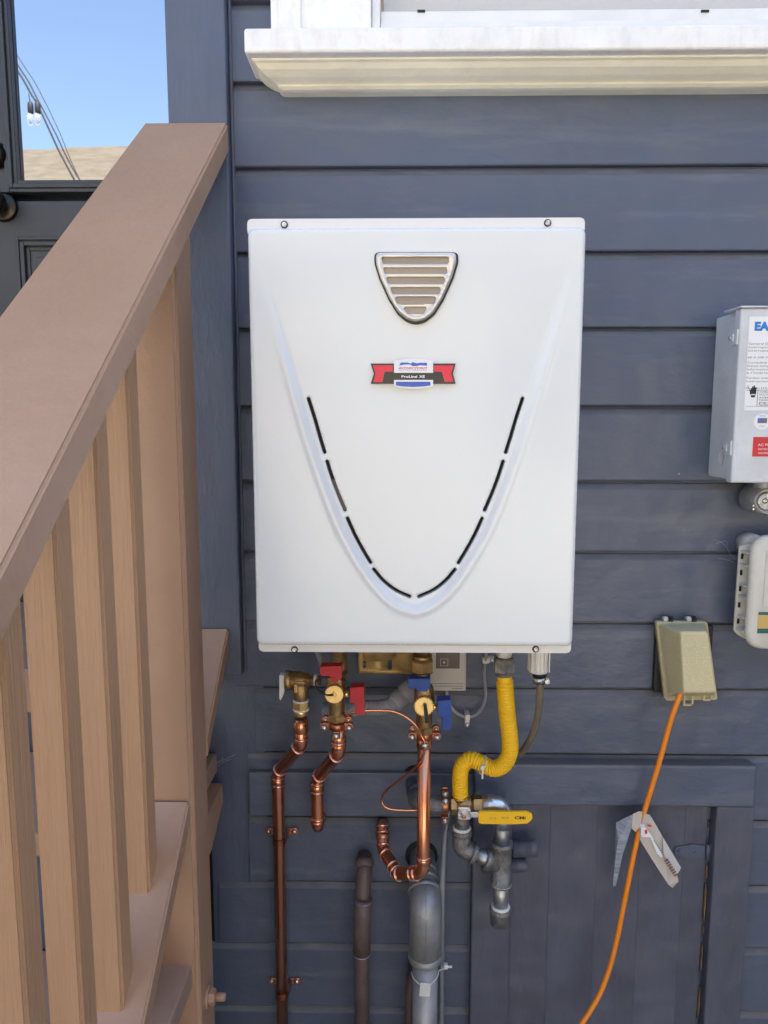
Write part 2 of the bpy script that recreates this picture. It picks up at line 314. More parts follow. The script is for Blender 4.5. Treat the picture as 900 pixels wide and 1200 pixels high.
def roundpoly(P, r, n=6):
    """outline with rounded corners, (x, z) pairs"""
    out = []; m_ = len(P)
    for i in range(m_):
        p = Vector(P[i]); a = Vector(P[i-1])-p; b = Vector(P[(i+1) % m_])-p; la, lb = a.length, b.length; a.normalize(); b.normalize()
        rr = r[i] if isinstance(r, (list, tuple)) else r
        ang = a.angle(b)
        if ang > 3.1 or rr == 0: out.append((p.x, p.y)); continue
        t_ = min(rr/tan(ang/2), la*.48, lb*.48); p0 = p+a*t_; p1 = p+b*t_
        for k in range(n+1):
            u = k/n; q = p0*(1-u)**2+p*2*u*(1-u)+p1*u*u; out.append((q.x, q.y))
    return out
def sheet(bm, outer, holes, grid, H, depth, wall=True):
    """sheet-metal panel facing -Y: outline + holes in (x, z), inner points, height function H(x, z) -> y, edges turned back by depth"""
    V = []; E = []
    for loop in [outer]+holes:
        b0 = len(V); V += [Vector(p) for p in loop]; E += [(b0+i, b0+(i+1) % len(loop)) for i in range(len(loop))]
    V += [Vector(p) for p in grid]
    vo, eo, fo, ov, oe, of = delaunay_2d_cdt(V, E, [], 0, 1e-6)
    bv = [bm.verts.new((p.x, H(p.x, p.y), p.y)) for p in vo]
    for f in fo:
        cx = sum(vo[i].x for i in f)/3; cy = sum(vo[i].y for i in f)/3
        if not inpoly(cx, cy, outer): continue
        if any(inpoly(cx, cy, h) for h in holes if abs(cx-h[0][0]) < .2): continue
        try: bm.faces.new([bv[i] for i in f]).smooth = True
        except ValueError: pass
    for v in bv:
        if not v.link_faces: bm.verts.remove(v)
    if wall:
        bnd = [e for e in bm.edges if len(e.link_faces) == 1]
        r_ = bmesh.ops.extrude_edge_only(bm, edges=bnd)
        nv = [g for g in r_['geom'] if isinstance(g, bmesh.types.BMVert)]
        for v in nv: v.co.y += depth
        for g in r_['geom']:
            if isinstance(g, bmesh.types.BMFace): g.smooth = False

# ================================================================== SETTING
def struct(o): o['kind'] = 'structure'; return o
g = MB(); g.box(-600, 600, -600, 600, -0.5, 0.0); struct(g.build('ground', 'conc'))

# ------------------------------------------------------------------ the house wall
house = thing('house', (0.5, 0.0, 0.0), 'house wall clad in dark blue-grey painted wood siding, behind the white heater', 'house')
lap_y = [(285, 2), (285, 97), (285, 197), (285, 297), (760, 385), (760, 477), (760, 565), (760, 648), (760, 731), (760, 808), (870, 886), (870, 962.6), (870, 1039), (870, 1112), (870, 1186)]
laps = [at(x, y, 0).z for x, y in lap_y]                  # z of every lap, top to bottom
while laps[-1] > 0.05: laps.append(laps[-1]-0.1305)
top = laps[0]; ups = []
while top < 6.4: top += 0.1325; ups.append(top)
laps = ups[::-1]+laps
WX0, WX1 = at(317, 20, -.03).x, at(317, 20, -.03).x + 1.10       # window casing
WZ0 = at(300, 33, -.09).z; WZ1 = WZ0+1.35
def board(x0, x1, zb, zt, yo=0.0, m='siding', name='siding_board', tilt=0.0):
    b = MB(); t0 = tilt
    b.extr([(0.016+yo, zb+.0025), (0.0015+yo-t0, zb+.0025), (0.0+yo-t0, zb+.0045), (0.0+yo, zt-.0135), (0.0012+yo, zt-.0118), (0.0075+yo, zt-.0034), (0.0115+yo, zt-.0028), (0.0125+yo, zt+.0015), (0.016+yo, zt+.0015)], x0, x1)
    o = b.build(name, m, house)
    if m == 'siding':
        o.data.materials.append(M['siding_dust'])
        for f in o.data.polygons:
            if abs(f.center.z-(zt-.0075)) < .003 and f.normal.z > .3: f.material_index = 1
    return o
XL = at(283, 500, 0).x - .03
for i in range(len(laps)-1):
    zt, zb = laps[i], laps[i+1]; zm = (zt+zb)/2
    x0 = -0.300
    tl = random.uniform(0.0, 0.0018); yo = random.uniform(-.0006, .0006)
    if zm < 0.93: x0 = at(300, 850, 0).x
    if zm < 0.82: x0 = at(291, 930, 0).x
    if zm < 0.56: x0 = at(257, 1060, 0).x
    if zm < 0.44: x0 = at(246, 1150, 0).x
    if WZ0-.03 < zm < WZ1:
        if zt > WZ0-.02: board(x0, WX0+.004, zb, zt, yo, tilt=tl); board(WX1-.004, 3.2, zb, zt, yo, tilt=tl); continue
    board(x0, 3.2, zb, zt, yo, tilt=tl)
b = MB(); b.box(-.285, WX0+.01, .0165, .12, 0, 6.4); b.box(WX1-.01, 3.2, .0165, .12, 0, 6.4); b.box(WX0+.01, WX1-.01, .0165, .12, 0, WZ0-.03); b.box(WX0+.01, WX1-.01, .0165, .12, WZ1, 6.4)
b.build('sheathing', 'gap', house)
b = MB(); p0 = at(291, 905, -.012); p1 = at(291, 956, -.012)
b.box(p0.x, at(556, 930, -.012).x, -.012, .004, p1.z, p0.z, .002); b.build('patch_board', 'siding', house)
# corner board, and the flat board below it
CZ = at(270, 792, -.02).z
CX0, CX1 = -.3784, -.2800
b = MB(); b.box(CX0, CX1, -.024, .02, CZ, 6.4, .003); b.build('corner_board', 'siding_v', house)
b = MB(); b.box(-.352, -.2855+.04, .0065, .0195, 0, CZ+.2, .001); b.build('base_board', 'siding_v', house)
b = MB(); b.box(CX0-.03, -.3525, .0085, .0195, 0, CZ+.2, .001); b.build('shadow_board', 'gap', house)  # dark strip standing in for the shade under the stairs
b = MB(); b.box(CX1+.0005, CX1+.006, -.005, .012, CZ, 6.4, .003); b.build('caulk_joint', 'blue_worn', house)
# porch recess: side wall, ceiling, left wall, back wall round the door, landing
DY = .50
b = MB(); b.box(-.375, -.29, .02, DY+.03, 0, 6.4); b.build('porch_side_wall', 'siding_v', house)
b = MB(); b.box(-1.95, -.375, -.02, DY+.03, 3.25, 6.4); b.build('porch_ceiling', 'siding_v', house)
for i in range(48):
    z0 = i*.1325; b = MB(); b.extr([(.016, z0), (0, z0+.003), (0, z0+.12), (.01, z0+.13), (.016, z0+.13)], -4.5, -1.95); b.build('siding_board', 'siding', house)
b = MB(); b.box(-4.5, -1.95, .0165, DY+.03, 0, 6.4); b.build('left_wall', 'gap', house)
b = MB(); b.box(-1.95, -.375, -.0, DY+.1, .90, .985, .004); b.build('landing', 'tread', house)
b = MB(); b.box(-1.95, -.375, .012, .04, 0, .90); b.build('landing_skirt', 'siding_v', house)
b = MB(); b.box(-4.6, 6, .125, 8, 0, 6.2); b.bm.faces.ensure_lookup_table()
# house body behind the porch recess and the roof
b.bm.free(); b = MB(); b.box(-4.6, 6, DY+.12, 8, 0, 6.3); b.box(-.29, 6, .13, DY+.11, 0, 6.3); b.build('wall', 'siding', house)
rf = MB(); rf.prism([(0, 0), (1, 0), (1, 1)], 0, 1); rf.bm.free(); rf = MB()
rf.extr([(-.15, 6.42), (4.0, 8.6), (8.6, 6.35), (8.6, 6.2), (4.0, 8.4), (-.15, 6.30)], -5, 6.5); rf.build('roof', 'shingle', house)

# ------------------------------------------------------------------ window over the heater
def loft(mb, rings):
    R = [[mb.bm.verts.new(p) for p in r] for r in rings]; n = len(R[0])
    for i in range(len(R)-1):
        for k in range(n): mb.bm.faces.new((R[i][k], R[i][(k+1) % n], R[i+1][(k+1) % n], R[i+1][k]))
    mb.bm.faces.new(R[0][::-1]); mb.bm.faces.new(R[-1])
win = MB(); win.box(WX0+.13, WX1-.13, .055, .075, WZ0+.055, WZ1-.06, .002)
win = win.build('window', 'blind', house, label='cream blind behind the glass of the white window over the heater')
sz0 = at(300, 62, -.09).z
SX0 = at(286, 45, -.09).x; SX1 = WX1+(WX0-SX0)
b = MB(); b.box(SX0, SX1, -.092, .03, sz0, WZ0, .0045, 3); b.build('sill', 'trim', win)
prof = [(0.0, .072), (-.006, .072), (-.010, .067), (-.024, .060), (-.038, .047), (-.048, .034), (-.052, .030), (-.055, .032), (-.062, .026), (-.064, .020)]
zb_ = at(330, 108, -.02).z; k_ = (sz0-zb_)/.064
rings = []
for dz, p_ in prof:
    z_ = sz0+dz*k_; o_ = .072-p_
    xl = SX0+.008+o_*.85; xr = SX1-.008-o_*.85
    rings.append([(xl, .0, z_), (xl, -p_, z_), (xr, -p_, z_), (xr, .0, z_)])
b = MB(); loft(b, rings); b.build('sill_moulding', 'cream', win)
cw = at(435, 20, -.03).x-WX0
for x0, x1 in ((WX0, WX0+cw), (WX1-cw, WX1)):
    b = MB(); b.box(x0, x1, -.030, .012, WZ0, WZ1, .003); b.build('casing', 'trim', win)
xa, xb = WX0+.058, WX0+cw
b = MB(); b.box(WX0+.012, WX0+.050, -.036, -.030, WZ0+.0005, WZ1, .003); b.build('casing_bead', 'trim', win)
b = MB(); b.box(WX0-.04, WX1+.04, -.045, .012, WZ1+.001, WZ1+.11, .004); b.build('head_casing', 'trim', win)
for x0, x1 in ((WX0+cw+.0005, WX0+cw+.014), (WX1-cw-.014, WX1-cw-.0005)):
    b = MB(); b.box(x0, x1, -.014, .05, WZ0, WZ1, .002); b.build('stop_bead', 'trim', win)
zs = at(600, 30, -.01).z; zs2 = at(600, 11, 0).z
b = MB(); b.box(WX0+cw+.0145, WX1-cw-.0145, -.008, .05, WZ0, at(600, 24, -.01).z, .0015); b.build('sash_rail', 'sash', win)
b = MB(); b.box(WX0+cw+.0145, WX1-cw-.0145, .002, .05, at(600, 24, -.01).z+.0005, zs2, .002); b.build('sash_rail', 'sash', win)
for px in (494, 830):
    p = at(px, 8, -.012); b = MB(); b.box(p.x-.0065, p.x+.0065, -.0008, .003, p.z-.0018, p.z+.0018, .0005); b.build('weep_slot', 'rubber', win)
b = MB(); b.box(WX0+cw+.02, WX1-cw-.02, .03, .033, zs2, WZ1-.03); b.build('pane', 'bulb', win)

# ------------------------------------------------------------------ door in the porch
gl = at(22, 212, DY); kb = at(2, 238, DY)
DX0, DX1 = gl.x-.15, -.385
door = MB(); door.box(DX0, DX1, DY, DY+.045, .985, gl.z-.045, .002); door.box(DX0, gl.x-.03, DY+.0005, DY+.045, gl.z-.045, 3.02, .002)
door.box(DX1-.05, DX1, DY+.0005, DY+.045, gl.z-.045, 3.02, .002); door.box(gl.x-.03, DX1-.05, DY+.0005, DY+.045, 2.95, 3.02, .002)
door = door.build('door', 'door', house, label='charcoal panelled door with a tall glass light')
b = MB(); b.box(gl.x, DX1-.03, DY+.012, DY+.018, gl.z, 2.96); b.build('glass_pane', 'glass', door)
def mould(x0, x1, z0, z1, steps, nm):
    bb = MB()
    for (ins, wd, yy) in steps:
        X0, X1, Z0, Z1 = x0+ins, x1-ins, z0+ins, z1-ins
        bb.box(X0, X0+wd, DY-yy, DY+.012, Z0, Z1, .002); bb.box(X1-wd, X1, DY-yy, DY+.012, Z0, Z1, .002)
        bb.box(X0+wd, X1-wd, DY-yy, DY+.012, Z0, Z0+wd, .002); bb.box(X0+wd, X1-wd, DY-yy, DY+.012, Z1-wd, Z1, .002)
    return bb.build(nm, 'door', door)
mould(gl.x-.028, DX1-.02, gl.z-.028, 2.98, [(0, .009, .010), (.009, .010, .014), (.019, .009, .007)], 'glass_moulding')
pl = at(19, 278, DY)
mould(pl.x, DX1-.12, 1.15, pl.z, [(0, .008, .008), (.012, .010, .012), (.024, .008, .004)], 'panel_moulding')
b = MB(); b.box(pl.x+.045, DX1-.165, DY-.006, DY+.002, 1.195, pl.z-.045, .004); b.build('door_panel', 'door', door)
kx = at(-3, 239, DY-.03)
b = MB(); b.lathe((kx.x, DY, kx.z), (0, -1, 0), [(0, .034), (.006, .034), (.009, .028), (.011, .012), (.03, .011), (.038, .020), (.048, .029), (.058, .028), (.066, .018), (.068, .004)], 28); b.build('knob', 'bronze', door)
kz = at(-3, 183, DY)
b = MB(); b.lathe((kz.x, DY, kz.z), (0, -1, 0), [(0, .030), (.006, .030), (.012, .024), (.02, .022), (.022, .006)], 28); b.build('deadbolt', 'bronze', door)
b = MB(); b.box(DX0-.09, DX0-.003, DY-.02, DY+.05, .985, 3.1, .003); b.box(DX1+.001, -.377, DY-.01, DY+.05, .985, 3.1); b.build('door_jamb', 'siding_v', house)
b = MB(); b.box(-1.95, DX0-.091, DY, DY+.05, .985, 3.25); b.box(DX0-.091, -.377, DY, DY+.05, 3.101, 3.25); b.build('porch_back_wall', 'siding', house)

# ------------------------------------------------------------------ crawl-space door in the wall
cdoor = MB(); FY = -.030
hx0, hx1 = at(556, 920, FY).x, at(886, 920, FY).x; hz1, hz0 = at(700, 897, FY).z, at(700, 945, FY).z
sx = at(598, 1100, FY).x; rx0, rx1 = at(838, 1000, FY).x, at(882, 1000, FY).x
PY = -.006
dxa, dxb = sx+.001, rx0-.0028
cdoor.box(dxa, dxb, PY+.006, PY+.012, .12, hz0-.004); cdoor = cdoor.build('crawl_door', 'gap', house, label='low blue plank door under the heater')
b = MB(); b.box(hx0, hx1, FY, .001, hz0, hz1, .004, 3); b.build('header_board', 'siding', cdoor)
b = MB(); b.box(hx0-.001, sx, FY+.003, .001, .02, hz0-.001, .003); b.build('frame_post', 'blue_worn', cdoor)
b = MB(); b.box(rx0, rx1, FY+.003, .001, .02, hz0-.001, .003); b.build('frame_post', 'blue_worn', cdoor)
edges = [dxa+.002, at(644, 1000, PY).x, at(699, 1000, PY).x, at(750, 1000, PY).x, at(801, 1000, PY).x, dxb-.004]
for i in range(5):
    b = MB(); yo = random.uniform(-.00025, .00025)
    b.box(edges[i]+.00005, edges[i+1]-.00005, PY+yo, PY+.0055, .13, hz0-.005, .0005); b.build('plank', 'blue_worn', cdoor)
rz = random.Random(3)
for (xx, za, zb2, wd) in ((sx+.0018, .545, .533, .0030), (sx+.0015, .487, .480, .0016), (dxb-.0003, .612, .585, .0014), (dxb-.0003, .572, .498, .0018), (dxb-.0003, .486, .472, .0012), (dxb-.0003, .448, .395, .0016), (dxb-.0003, .36, .30, .0014)):
    n = 7; L_ = []; R__ = []
    for k in range(n+1):
        z = za+(zb2-za)*k/n; e_ = sin(pi*k/n)**.5 if 0 < k < n else .15
        L_.append((xx-wd*.5*e_*rz.uniform(.5, 1.2), z)); R__.append((xx+wd*.5*e_*rz.uniform(.5, 1.2), z))
    b = MB(); b.prism(L_+R__[::-1], PY-.0030, PY+.006); b.build('bare_edge', 'barewood', cdoor)
# strap hinge
hp = [at(*q, PY-.003) for q in ((790, 993), (812, 989), (826, 991), (826, 1006), (806, 1005), (791, 1001))]
b = MB(); b.prism(roundpoly([(p.x, p.z) for p in hp], .003), PY-.004, PY-.0005, .0008); 
hb = at(829, 998, PY-.003); b.tube([(hb.x, PY-.005, hb.z-.016), (hb.x, PY-.005, hb.z+.016)], .0038, 12)
b.box(hb.x+.003, hb.x+.012, PY-.006, PY-.001, hb.z-.016, hb.z+.016, .001)
hinge = b.build('hinge', 'siding', cdoor)
for q in ((796, 997), (814, 998)):
    p = at(*q, PY-.004); b = MB(); b.lathe((p.x, PY-.0035, p.z), (0, -1, 0), [(0, .0035), (.001, .003), (.0016, .001)], 10); b.build('hinge_screw', 'blue_worn', cdoor)
# painted toggle bars behind the gas tee
for (a0, a1, yy, r_) in (((600, 995), (629, 994), -.045, .0148), ((564, 1015), (617, 1013), -.042, .0125)):
    A, B_ = at(*a0, yy), at(*a1, yy); L_ = (B_-A).length
    b = MB(); b.lathe(A, B_-A, [(0, r_*.9), (.002, r_), (L_*.72, r_), (L_*.73, r_*1.04), (L_-.002, r_*1.03), (L_, r_*.9)], 14); b.build('latch_bar', 'blue_worn', cdoor)

# ================================================================== STAIRCASE with railing
st = thing('staircase', (-.9, -.65, 0), 'brown painted wooden stairs with sloping handrail and square balusters left of the heater', 'staircase')
SL = radians(37.0)
def slab(x0, x1, y0, y1, ztop_at, slope, th, bev=.003):
    """sloping board: top surface through (y=ya, z=za), thickness th square to the slope"""
    ya, za = ztop_at; t_ = tan(slope); v = th/cos(slope)
    f = lambda y: za+(y-ya)*t_
    bb = MB(); bb.extr([(y0, f(y0)), (y1, f(y1)), (y1, f(y1)-v), (y0, f(y0)-v)], x0, x1)
    bmesh.ops.recalc_face_normals(bb.bm, faces=bb.bm.faces)
    bmesh.ops.bevel(bb.bm, geom=list(bb.bm.edges), offset=bev, segments=3, affect='EDGES'); return bb
capz = at(267, 143, -.026).z
slab(-.418, -.278, -1.46, -.0265, (-.026, capz), SL, .038, .0035).build('handrail', 'brown', st)
rz0 = at(222, 935, -.285).z
slab(-.405, -.305, -1.46, -.288, (-.285, rz0), SL, .030, .003).build('bottom_rail', 'brown', st)
slab(-.395, -.300, -.199, -.026, (-.285, rz0-.01), SL, .030, .003).build('bottom_rail', 'brown', st)
def capu(y): return capz+(y+.026)*tan(SL)-.038/cos(SL)
def railt(y): return rz0+(y+.285)*tan(SL)
b = MB(); b.extr([(-.285, 0), (-.285, capu(-.285)+.004), (-.200, capu(-.200)+.004), (-.200, 0)], -.390, -.300); bmesh.ops.recalc_face_normals(b.bm, faces=b.bm.faces); bmesh.ops.bevel(b.bm, geom=[e for e in b.bm.edges if abs((e.verts[0].co-e.verts[1].co).z) > .5], offset=.006, segments=3, affect='EDGES'); b.build('post', 'brown', st)
yb = -.392; i = 0
while yb > -1.40:
    y0, y1 = yb, yb+.038
    bb = MB(); x0, x1 = -.3695, -.3325
    P = [(y0, railt(y0)-.003), (y1, railt(y1)-.003), (y1, capu(y1)+.002), (y0, capu(y0)+.002)]
    bb.extr(P, x0, x1); bmesh.ops.recalc_face_normals(bb.bm, faces=bb.bm.faces)
    bmesh.ops.bevel(bb.bm, geom=[e for e in bb.bm.edges if abs((e.verts[0].co-e.verts[1].co).z) > .2], offset=.0035, segments=3, affect='EDGES')
    bb.build('baluster', 'tan', st); yb -= .1085; i += 1
# bolt through the post
bp_ = at(240, 1168, -.245); b = MB(); b.lathe((-.300, -.245, bp_.z), (1, 0, 0), [(0, .017), (.003, .017), (.0032, .010)], 20); b.hexa((-.2968, -.245, bp_.z), (1, 0, 0), .0125, .010)
b.lathe((-.287, -.245, bp_.z), (1, 0, 0), [(0, .0065), (.014, .0065), (.016, .005)], 14); b.build('bolt', 'brown', st)
# treads, risers and stringers
rise, run = .208, .262; zt = 1.033
for k in range(1, 5):
    z = zt-rise*k; y1 = .006-run*(k-1); y0 = y1-run-.022
    b = MB(); b.box(-1.46, -.335 if k == 1 else -.311, y0, min(y1, .0), z-.038, z, .004); b.build('tread', 'tread', st)
    b = MB(); b.box(-1.44, -.345, y0+.025, y0+.04, z-rise, z-.0385); b.build('riser', 'siding', st)
def stringer(x0, x1):
    f = lambda y: .985-.06+(y)*tan(SL)
    b = MB(); b.extr([(0.0, f(0)), (0.0, f(0)-.30), (-1.05, .0), (-1.25, .0), (-1.25, max(.02, f(-1.25)))], x0, x1); return b.build('stringer', 'brown', st)
stringer(-.402, -.366); stringer(-1.45, -1.41)
b = MB(); b.box(-1.46, -1.37, -.285, -.2, 0, capu(-.285), .005); b.build('post', 'brown', st)
b = MB(); b.box(-.393, -.304, -1.44, -1.355, 0, capu(-1.44), .005); b.build('post', 'brown', st)
b = MB(); b.box(-1.46, -1.37, -1.44, -1.355, 0, capu(-1.44), .005); b.build('post', 'brown', st)
slab(-1.485, -1.345, -1.46, -.0265, (-.026, capz), SL, .038, .0035).build('handrail', 'brown', st)
slab(-1.465, -1.365, -1.35, -.288, (-.285, rz0), SL, .030, .003).build('bottom_rail', 'brown', st)
yb = -.392
while yb > -1.3:
    bb = MB(); y0, y1 = yb, yb+.038; bb.extr([(y0, railt(y0)-.003), (y1, railt(y1)-.003), (y1, capu(y1)+.002), (y0, capu(y0)+.002)], -1.435, -1.398); bb.build('baluster', 'tan', st); yb -= .1085

q = at(250, 941, -.10); b = MB(); b.extr([(-.19, q.z), (-.03, q.z), (-.03, q.z-.035), (-.12, q.z-.075), (-.19, q.z-.075)], -.39, q.x); b.build('cleat', 'brown', st)
# unseen tall board screen on the right, added to cut side light
fe = thing('fence', (2.6, -2.3, 0), 'tall brown board fence closing the side yard to the right of the boxes', 'fence')
pb = None
for k in range(30):
    y0 = -4.8+k*.155
    if pb is None:
        b = MB(); b.box(2.6, 2.625, y0, y0+.15, .04, 2.5); pb = b.build('board', 'fence_wood', fe); yb0 = y0
    else:
        o = pb.copy(); COL.objects.link(o); o.parent = fe; o.location = (0, y0-yb0, 0)
for z in (.4, 2.2): b = MB(); b.box(2.626, 2.67, -4.8, -.16, z, z+.09); b.build('rail', 'fence_wood', fe)
# ================================================================== what stands opposite (seen in the door glass and the gloss)
NY = -6.6
rg = mirrored(90, 172, DY, -9.6); ev = 3.0
nb_ = MB(); nb_.box(-14, 10, -12.6, NY, 0, ev); 
nbh = nb_.build('neighbour_house', 'stucco', None, loc=(-2, -9.6, 0)); tag(nbh, 'cream neighbouring house with tan shingle roof, mirrored in the door glass', 'house')
b = MB(); b.extr([(NY+.45, ev-.15), (NY+.45, ev-.05), (-9.6, rg.z), (-13.0, ev-.05), (-13.0, ev-.15), (-9.6, rg.z-.14)], -14.5, 10.5); b.build('roof', 'shingle', nbh)
for x in (-9, -5.5, 1.5, 5.5):
    b = MB(); b.box(x-.6, x+.6, NY-.03, NY+.03, 1.0, 2.4, .01); f_ = b.build('window', 'trim', nbh)
    b = MB(); b.box(x-.52, x+.52, NY+.02, NY+.036, 1.08, 2.32); b.build('pane', 'glass', nbh if False else f_)
b = MB(); b.box(-2.3, -1.3, NY, NY+.04, 0, 2.1, .01); b.build('door', 'brown', nbh)
def wire(name, pts, r, label):
    b = MB(); b.tube(spline([mirrored(*p) for p in pts], 10), r, 6); o = b.build(name, 'cable'); tag(o, label, 'cable'); return o
LY = -3.4
wire('string_light_wire', [(4, 58, DY, LY), (17, 78, DY, LY), (33, 106, DY, LY), (42, 120, DY, LY), (60, 158, DY, LY), (80, 196, DY, LY), (108, 252, DY, LY)], .007, 'thick black string light wire mirrored lowest in the door glass')
wire('overhead_cable', [(2, 45, DY, -4.2), (18, 72, DY, -4.2), (50, 128, DY, -4.2), (85, 195, DY, -4.2), (110, 240, DY, -4.2)], .006, 'middle black overhead cable mirrored in the door glass')
wire('overhead_cable', [(6, 42, DY, -5), (24, 72, DY, -5), (58, 130, DY, -5), (92, 206, DY, -5), (112, 245, DY, -5)], .004, 'thinnest overhead cable, uppermost of those mirrored in the door glass')
for px, wh in ((33.5, 'left'), (42, 'right')):
    t0 = mirrored(px-2, 108 if px < 40 else 114, DY, LY); t1 = mirrored(px, 118, DY, LY)
    bl = thing('light_bulb', (t0.x, LY, t0.z), wh+' of two hanging bulbs mirrored in the door glass', 'light bulb')
    b = MB(); b.tube([t0, t1], .004, 6); q0 = mirrored(px, 117, DY, LY); q1 = mirrored(px, 131, DY, LY)
    sc_ = (q0-q1).length; b.lathe(q0, (0, 0, -1), [(0, .012), (.01, .019), (sc_*.5, .022), (sc_*.9, .021), (sc_, .018)], 14); b.build('socket', 'cable', bl)
    b = MB(); b.lathe(q1, (0, 0, -1), [(0, .016), (sc_*.3, .025), (sc_*.7, .025), (sc_, .012), (sc_*1.03, .002)], 16); b.build('bulb_glass', 'bulb', bl)

# ================================================================== WATER HEATER
HY = -.285
hx0, hx1 = -.2008, .2541; hzt, hzb = at(487, 266.5, HY).z, at(487, 757.5, HY).z; hcx = (hx0+hx1)/2
wh = thing('water_heater', (hcx, -.15, hzb), 'white wall-mounted tankless water heater with shield grille and V-shaped slots', 'water heater')
b = MB(); b.box(hx0+.006, hx1-.006, HY+.028, -.018, at(487, 764.5, HY+.03).z, at(487, 258, HY+.02).z-.004, .006, 3); b.build('back_casing', 'enamel2', wh)
# lips with screws above and below the cover
for (ya, yb_, xa_, xb_, ins) in ((256.5, 275, 289.5, 685, 0), (745, 765.5, 303, 669, 1)):
    YL = HY+.010
    A_ = at(xa_, ya, YL); B_ = at(xb_, yb_, YL); b = MB(); b.prism(roundpoly([(A_.x, A_.z), (B_.x, A_.z), (B_.x, B_.z), (A_.x, B_.z)], .006), YL, YL+.035, .0015); lip = b.build('lip', 'enamel2', wh)
for q in ((333, 263), (642, 261), (345, 761.5), (628, 761)):
    p = at(*q, HY+.008); b = MB(); b.lathe((p.x, HY+.010, p.z), (0, -1, 0), [(0, .0036), (.003, .0034), (.0038, .0022), (.0028, .0012)], 16); sc1 = b.build('screw', 'screw', wh)
    b = MB(); b.lathe((p.x, HY+.010, p.z), (0, -1, 0), [(0, .0050), (.0012, .0050)], 18); b.build('washer', 'inside', sc1)  # plain dark ring round each screw, for contrast
def W(px, py): p = at(px, py, HY); return (p.x-hcx, p.z)
half = [W(*q) for q in ((296, 300), (309, 340), (322, 385), (336, 432), (349, 478), (363, 525), (379, 572), (398, 620), (420, 660), (443, 692), (465, 711), (487, 718))]
half = [(abs(x), z) for x, z in half]; half[-1] = (0.0, half[-1][1])
hv = spline([Vector((x, z, 0)) for x, z in half], 8)
VC = [(v.x, v.y) for v in hv]                                   # outer edge of the V recess, right half
def sdV(x, z):
    x = abs(x); best = 9; sgn = 1
    for i in range(len(VC)-1):
        ax, az = VC[i]; bx_, bz = VC[i+1]; dx, dz = bx_-ax, bz-az; L2 = dx*dx+dz*dz
        t_ = max(0, min(1, ((x-ax)*dx+(z-az)*dz)/L2)); ex, ez = x-ax-dx*t_, z-az-dz*t_; d = ex*ex+ez*ez
        if d < best: best = d; sgn = 1 if (dx*ez-dz*ex) < 0 else -1     # inside = left of the downward line, towards the middle
    return sqrt(best)*sgn
def sst(a, b, x):
    t_ = max(0, min(1, (x-a)/(b-a))); return t_*t_*(3-2*t_)
CR = .010
def edged(x, z):
    hw, hh = (hx1-hx0)/2, (hzt-hzb)/2; qx, qz = abs(x)-hw+CR, abs(z-(hzt+hzb)/2)-hh+CR
    return -(sqrt(max(qx, 0)**2+max(qz, 0)**2)+min(max(qx, qz), 0)-CR)
def HH(x, z):
    x -= hcx; e = max(0, edged(x, z)); y = 0
    if e < .006: y += .006-sqrt(max(0, .006**2-(.006-e)**2))
    if z < VC[0][1]+.02:
        s_ = sdV(x, z); fade = sst(VC[0][1]+.01, VC[0][1]-.15, z)
        y += fade*(.0050*sst(0.0005, .0115, s_) - .0014*math.exp(-((s_+.002)/.004)**2))
    else: pass
    return HY+y
# slots (capsule-shaped openings) following the V, left halves mirrored
slot_px = [[(361, 467), (368, 489), (374, 510), (380, 530)], [(383, 541), (389, 560), (396, 579), (404, 598)], [(407, 608), (415, 626), (424, 643), (434, 660)], [(438, 668), (449, 681), (463, 692), (480, 700)]]
def capsule(pts, r):
    n = len(pts); L_, R_ = [], []
    for i, p in enumerate(pts):
        a = Vector(pts[max(i-1, 0)]); c = Vector(pts[min(i+1, n-1)]); d = (c-a).normalized(); nn = Vector((-d.y, d.x)); p = Vector(p)
        L_.append(p+nn*r); R_.append(p-nn*r)
    d0 = (Vector(pts[1])-Vector(pts[0])).normalized(); d1 = (Vector(pts[-1])-Vector(pts[-2])).normalized()
    def arc(c, d): return [Vector(c)+Vector((d.x*cos(a)-d.y*sin(a), d.x*sin(a)+d.y*cos(a)))*r for a in [radians(k) for k in (60, 30, 0, -30, -60)]]
    out = L_+arc(pts[-1], d1)+R_[::-1]+arc(pts[0], -d0)
    return [(p.x, p.y) for p in out]
slots = []
for sp_ in slot_px:
    pts = [Vector((*W(*q), 0)) for q in sp_]; pts = spline(pts, 5); pts = [(-abs(v.x), v.y) for v in pts]
    for s_ in (1, -1): slots.append(capsule([(hcx+x*s_, z) for x, z in pts], .0026))
GC = at(487.5, 337, HY)
gp = [at(*q, HY) for q in ((440.5, 296.5), (534.5, 296.5), (534.5, 309), (529, 327), (518, 351), (508, 367), (498, 375), (487.5, 378), (477, 375), (467, 367), (457, 351), (446, 327), (440.5, 309))]
gout = roundpoly([(p.x, p.z) for p in gp], [.009, .009]+[.02]*11, 6)
gx, gz = GC.x, GC.z
def scalep(P, k, dx=0, dz=0): return [(gx+(x-gx)*k+dx, gz+(z-gz)*k+dz) for x, z in P]
outer = roundpoly([(hx0, hzb), (hx1, hzb), (hx1, hzt), (hx0, hzt)], CR, 6)
dense = []
for i in range(len(outer)):
    a, c = Vector(outer[i]), Vector(outer[(i+1) % len(outer)]); n = max(1, int((c-a).length/.004))
    dense += [tuple(a.lerp(c, k/n)) for k in range(n)]
ghole = scalep(gout, .90)
holes = slots+[ghole]
def axis(lo, hi, st_):
    a = [.0004, .0011, .0022, .0038, .006, .008]; v = [lo+k for k in a]; n = int((hi-lo-.016)/st_)
    v += [lo+.008+(hi-lo-.016)*k/n for k in range(1, n)]+[hi-k for k in a[::-1]]; return v
grid = []
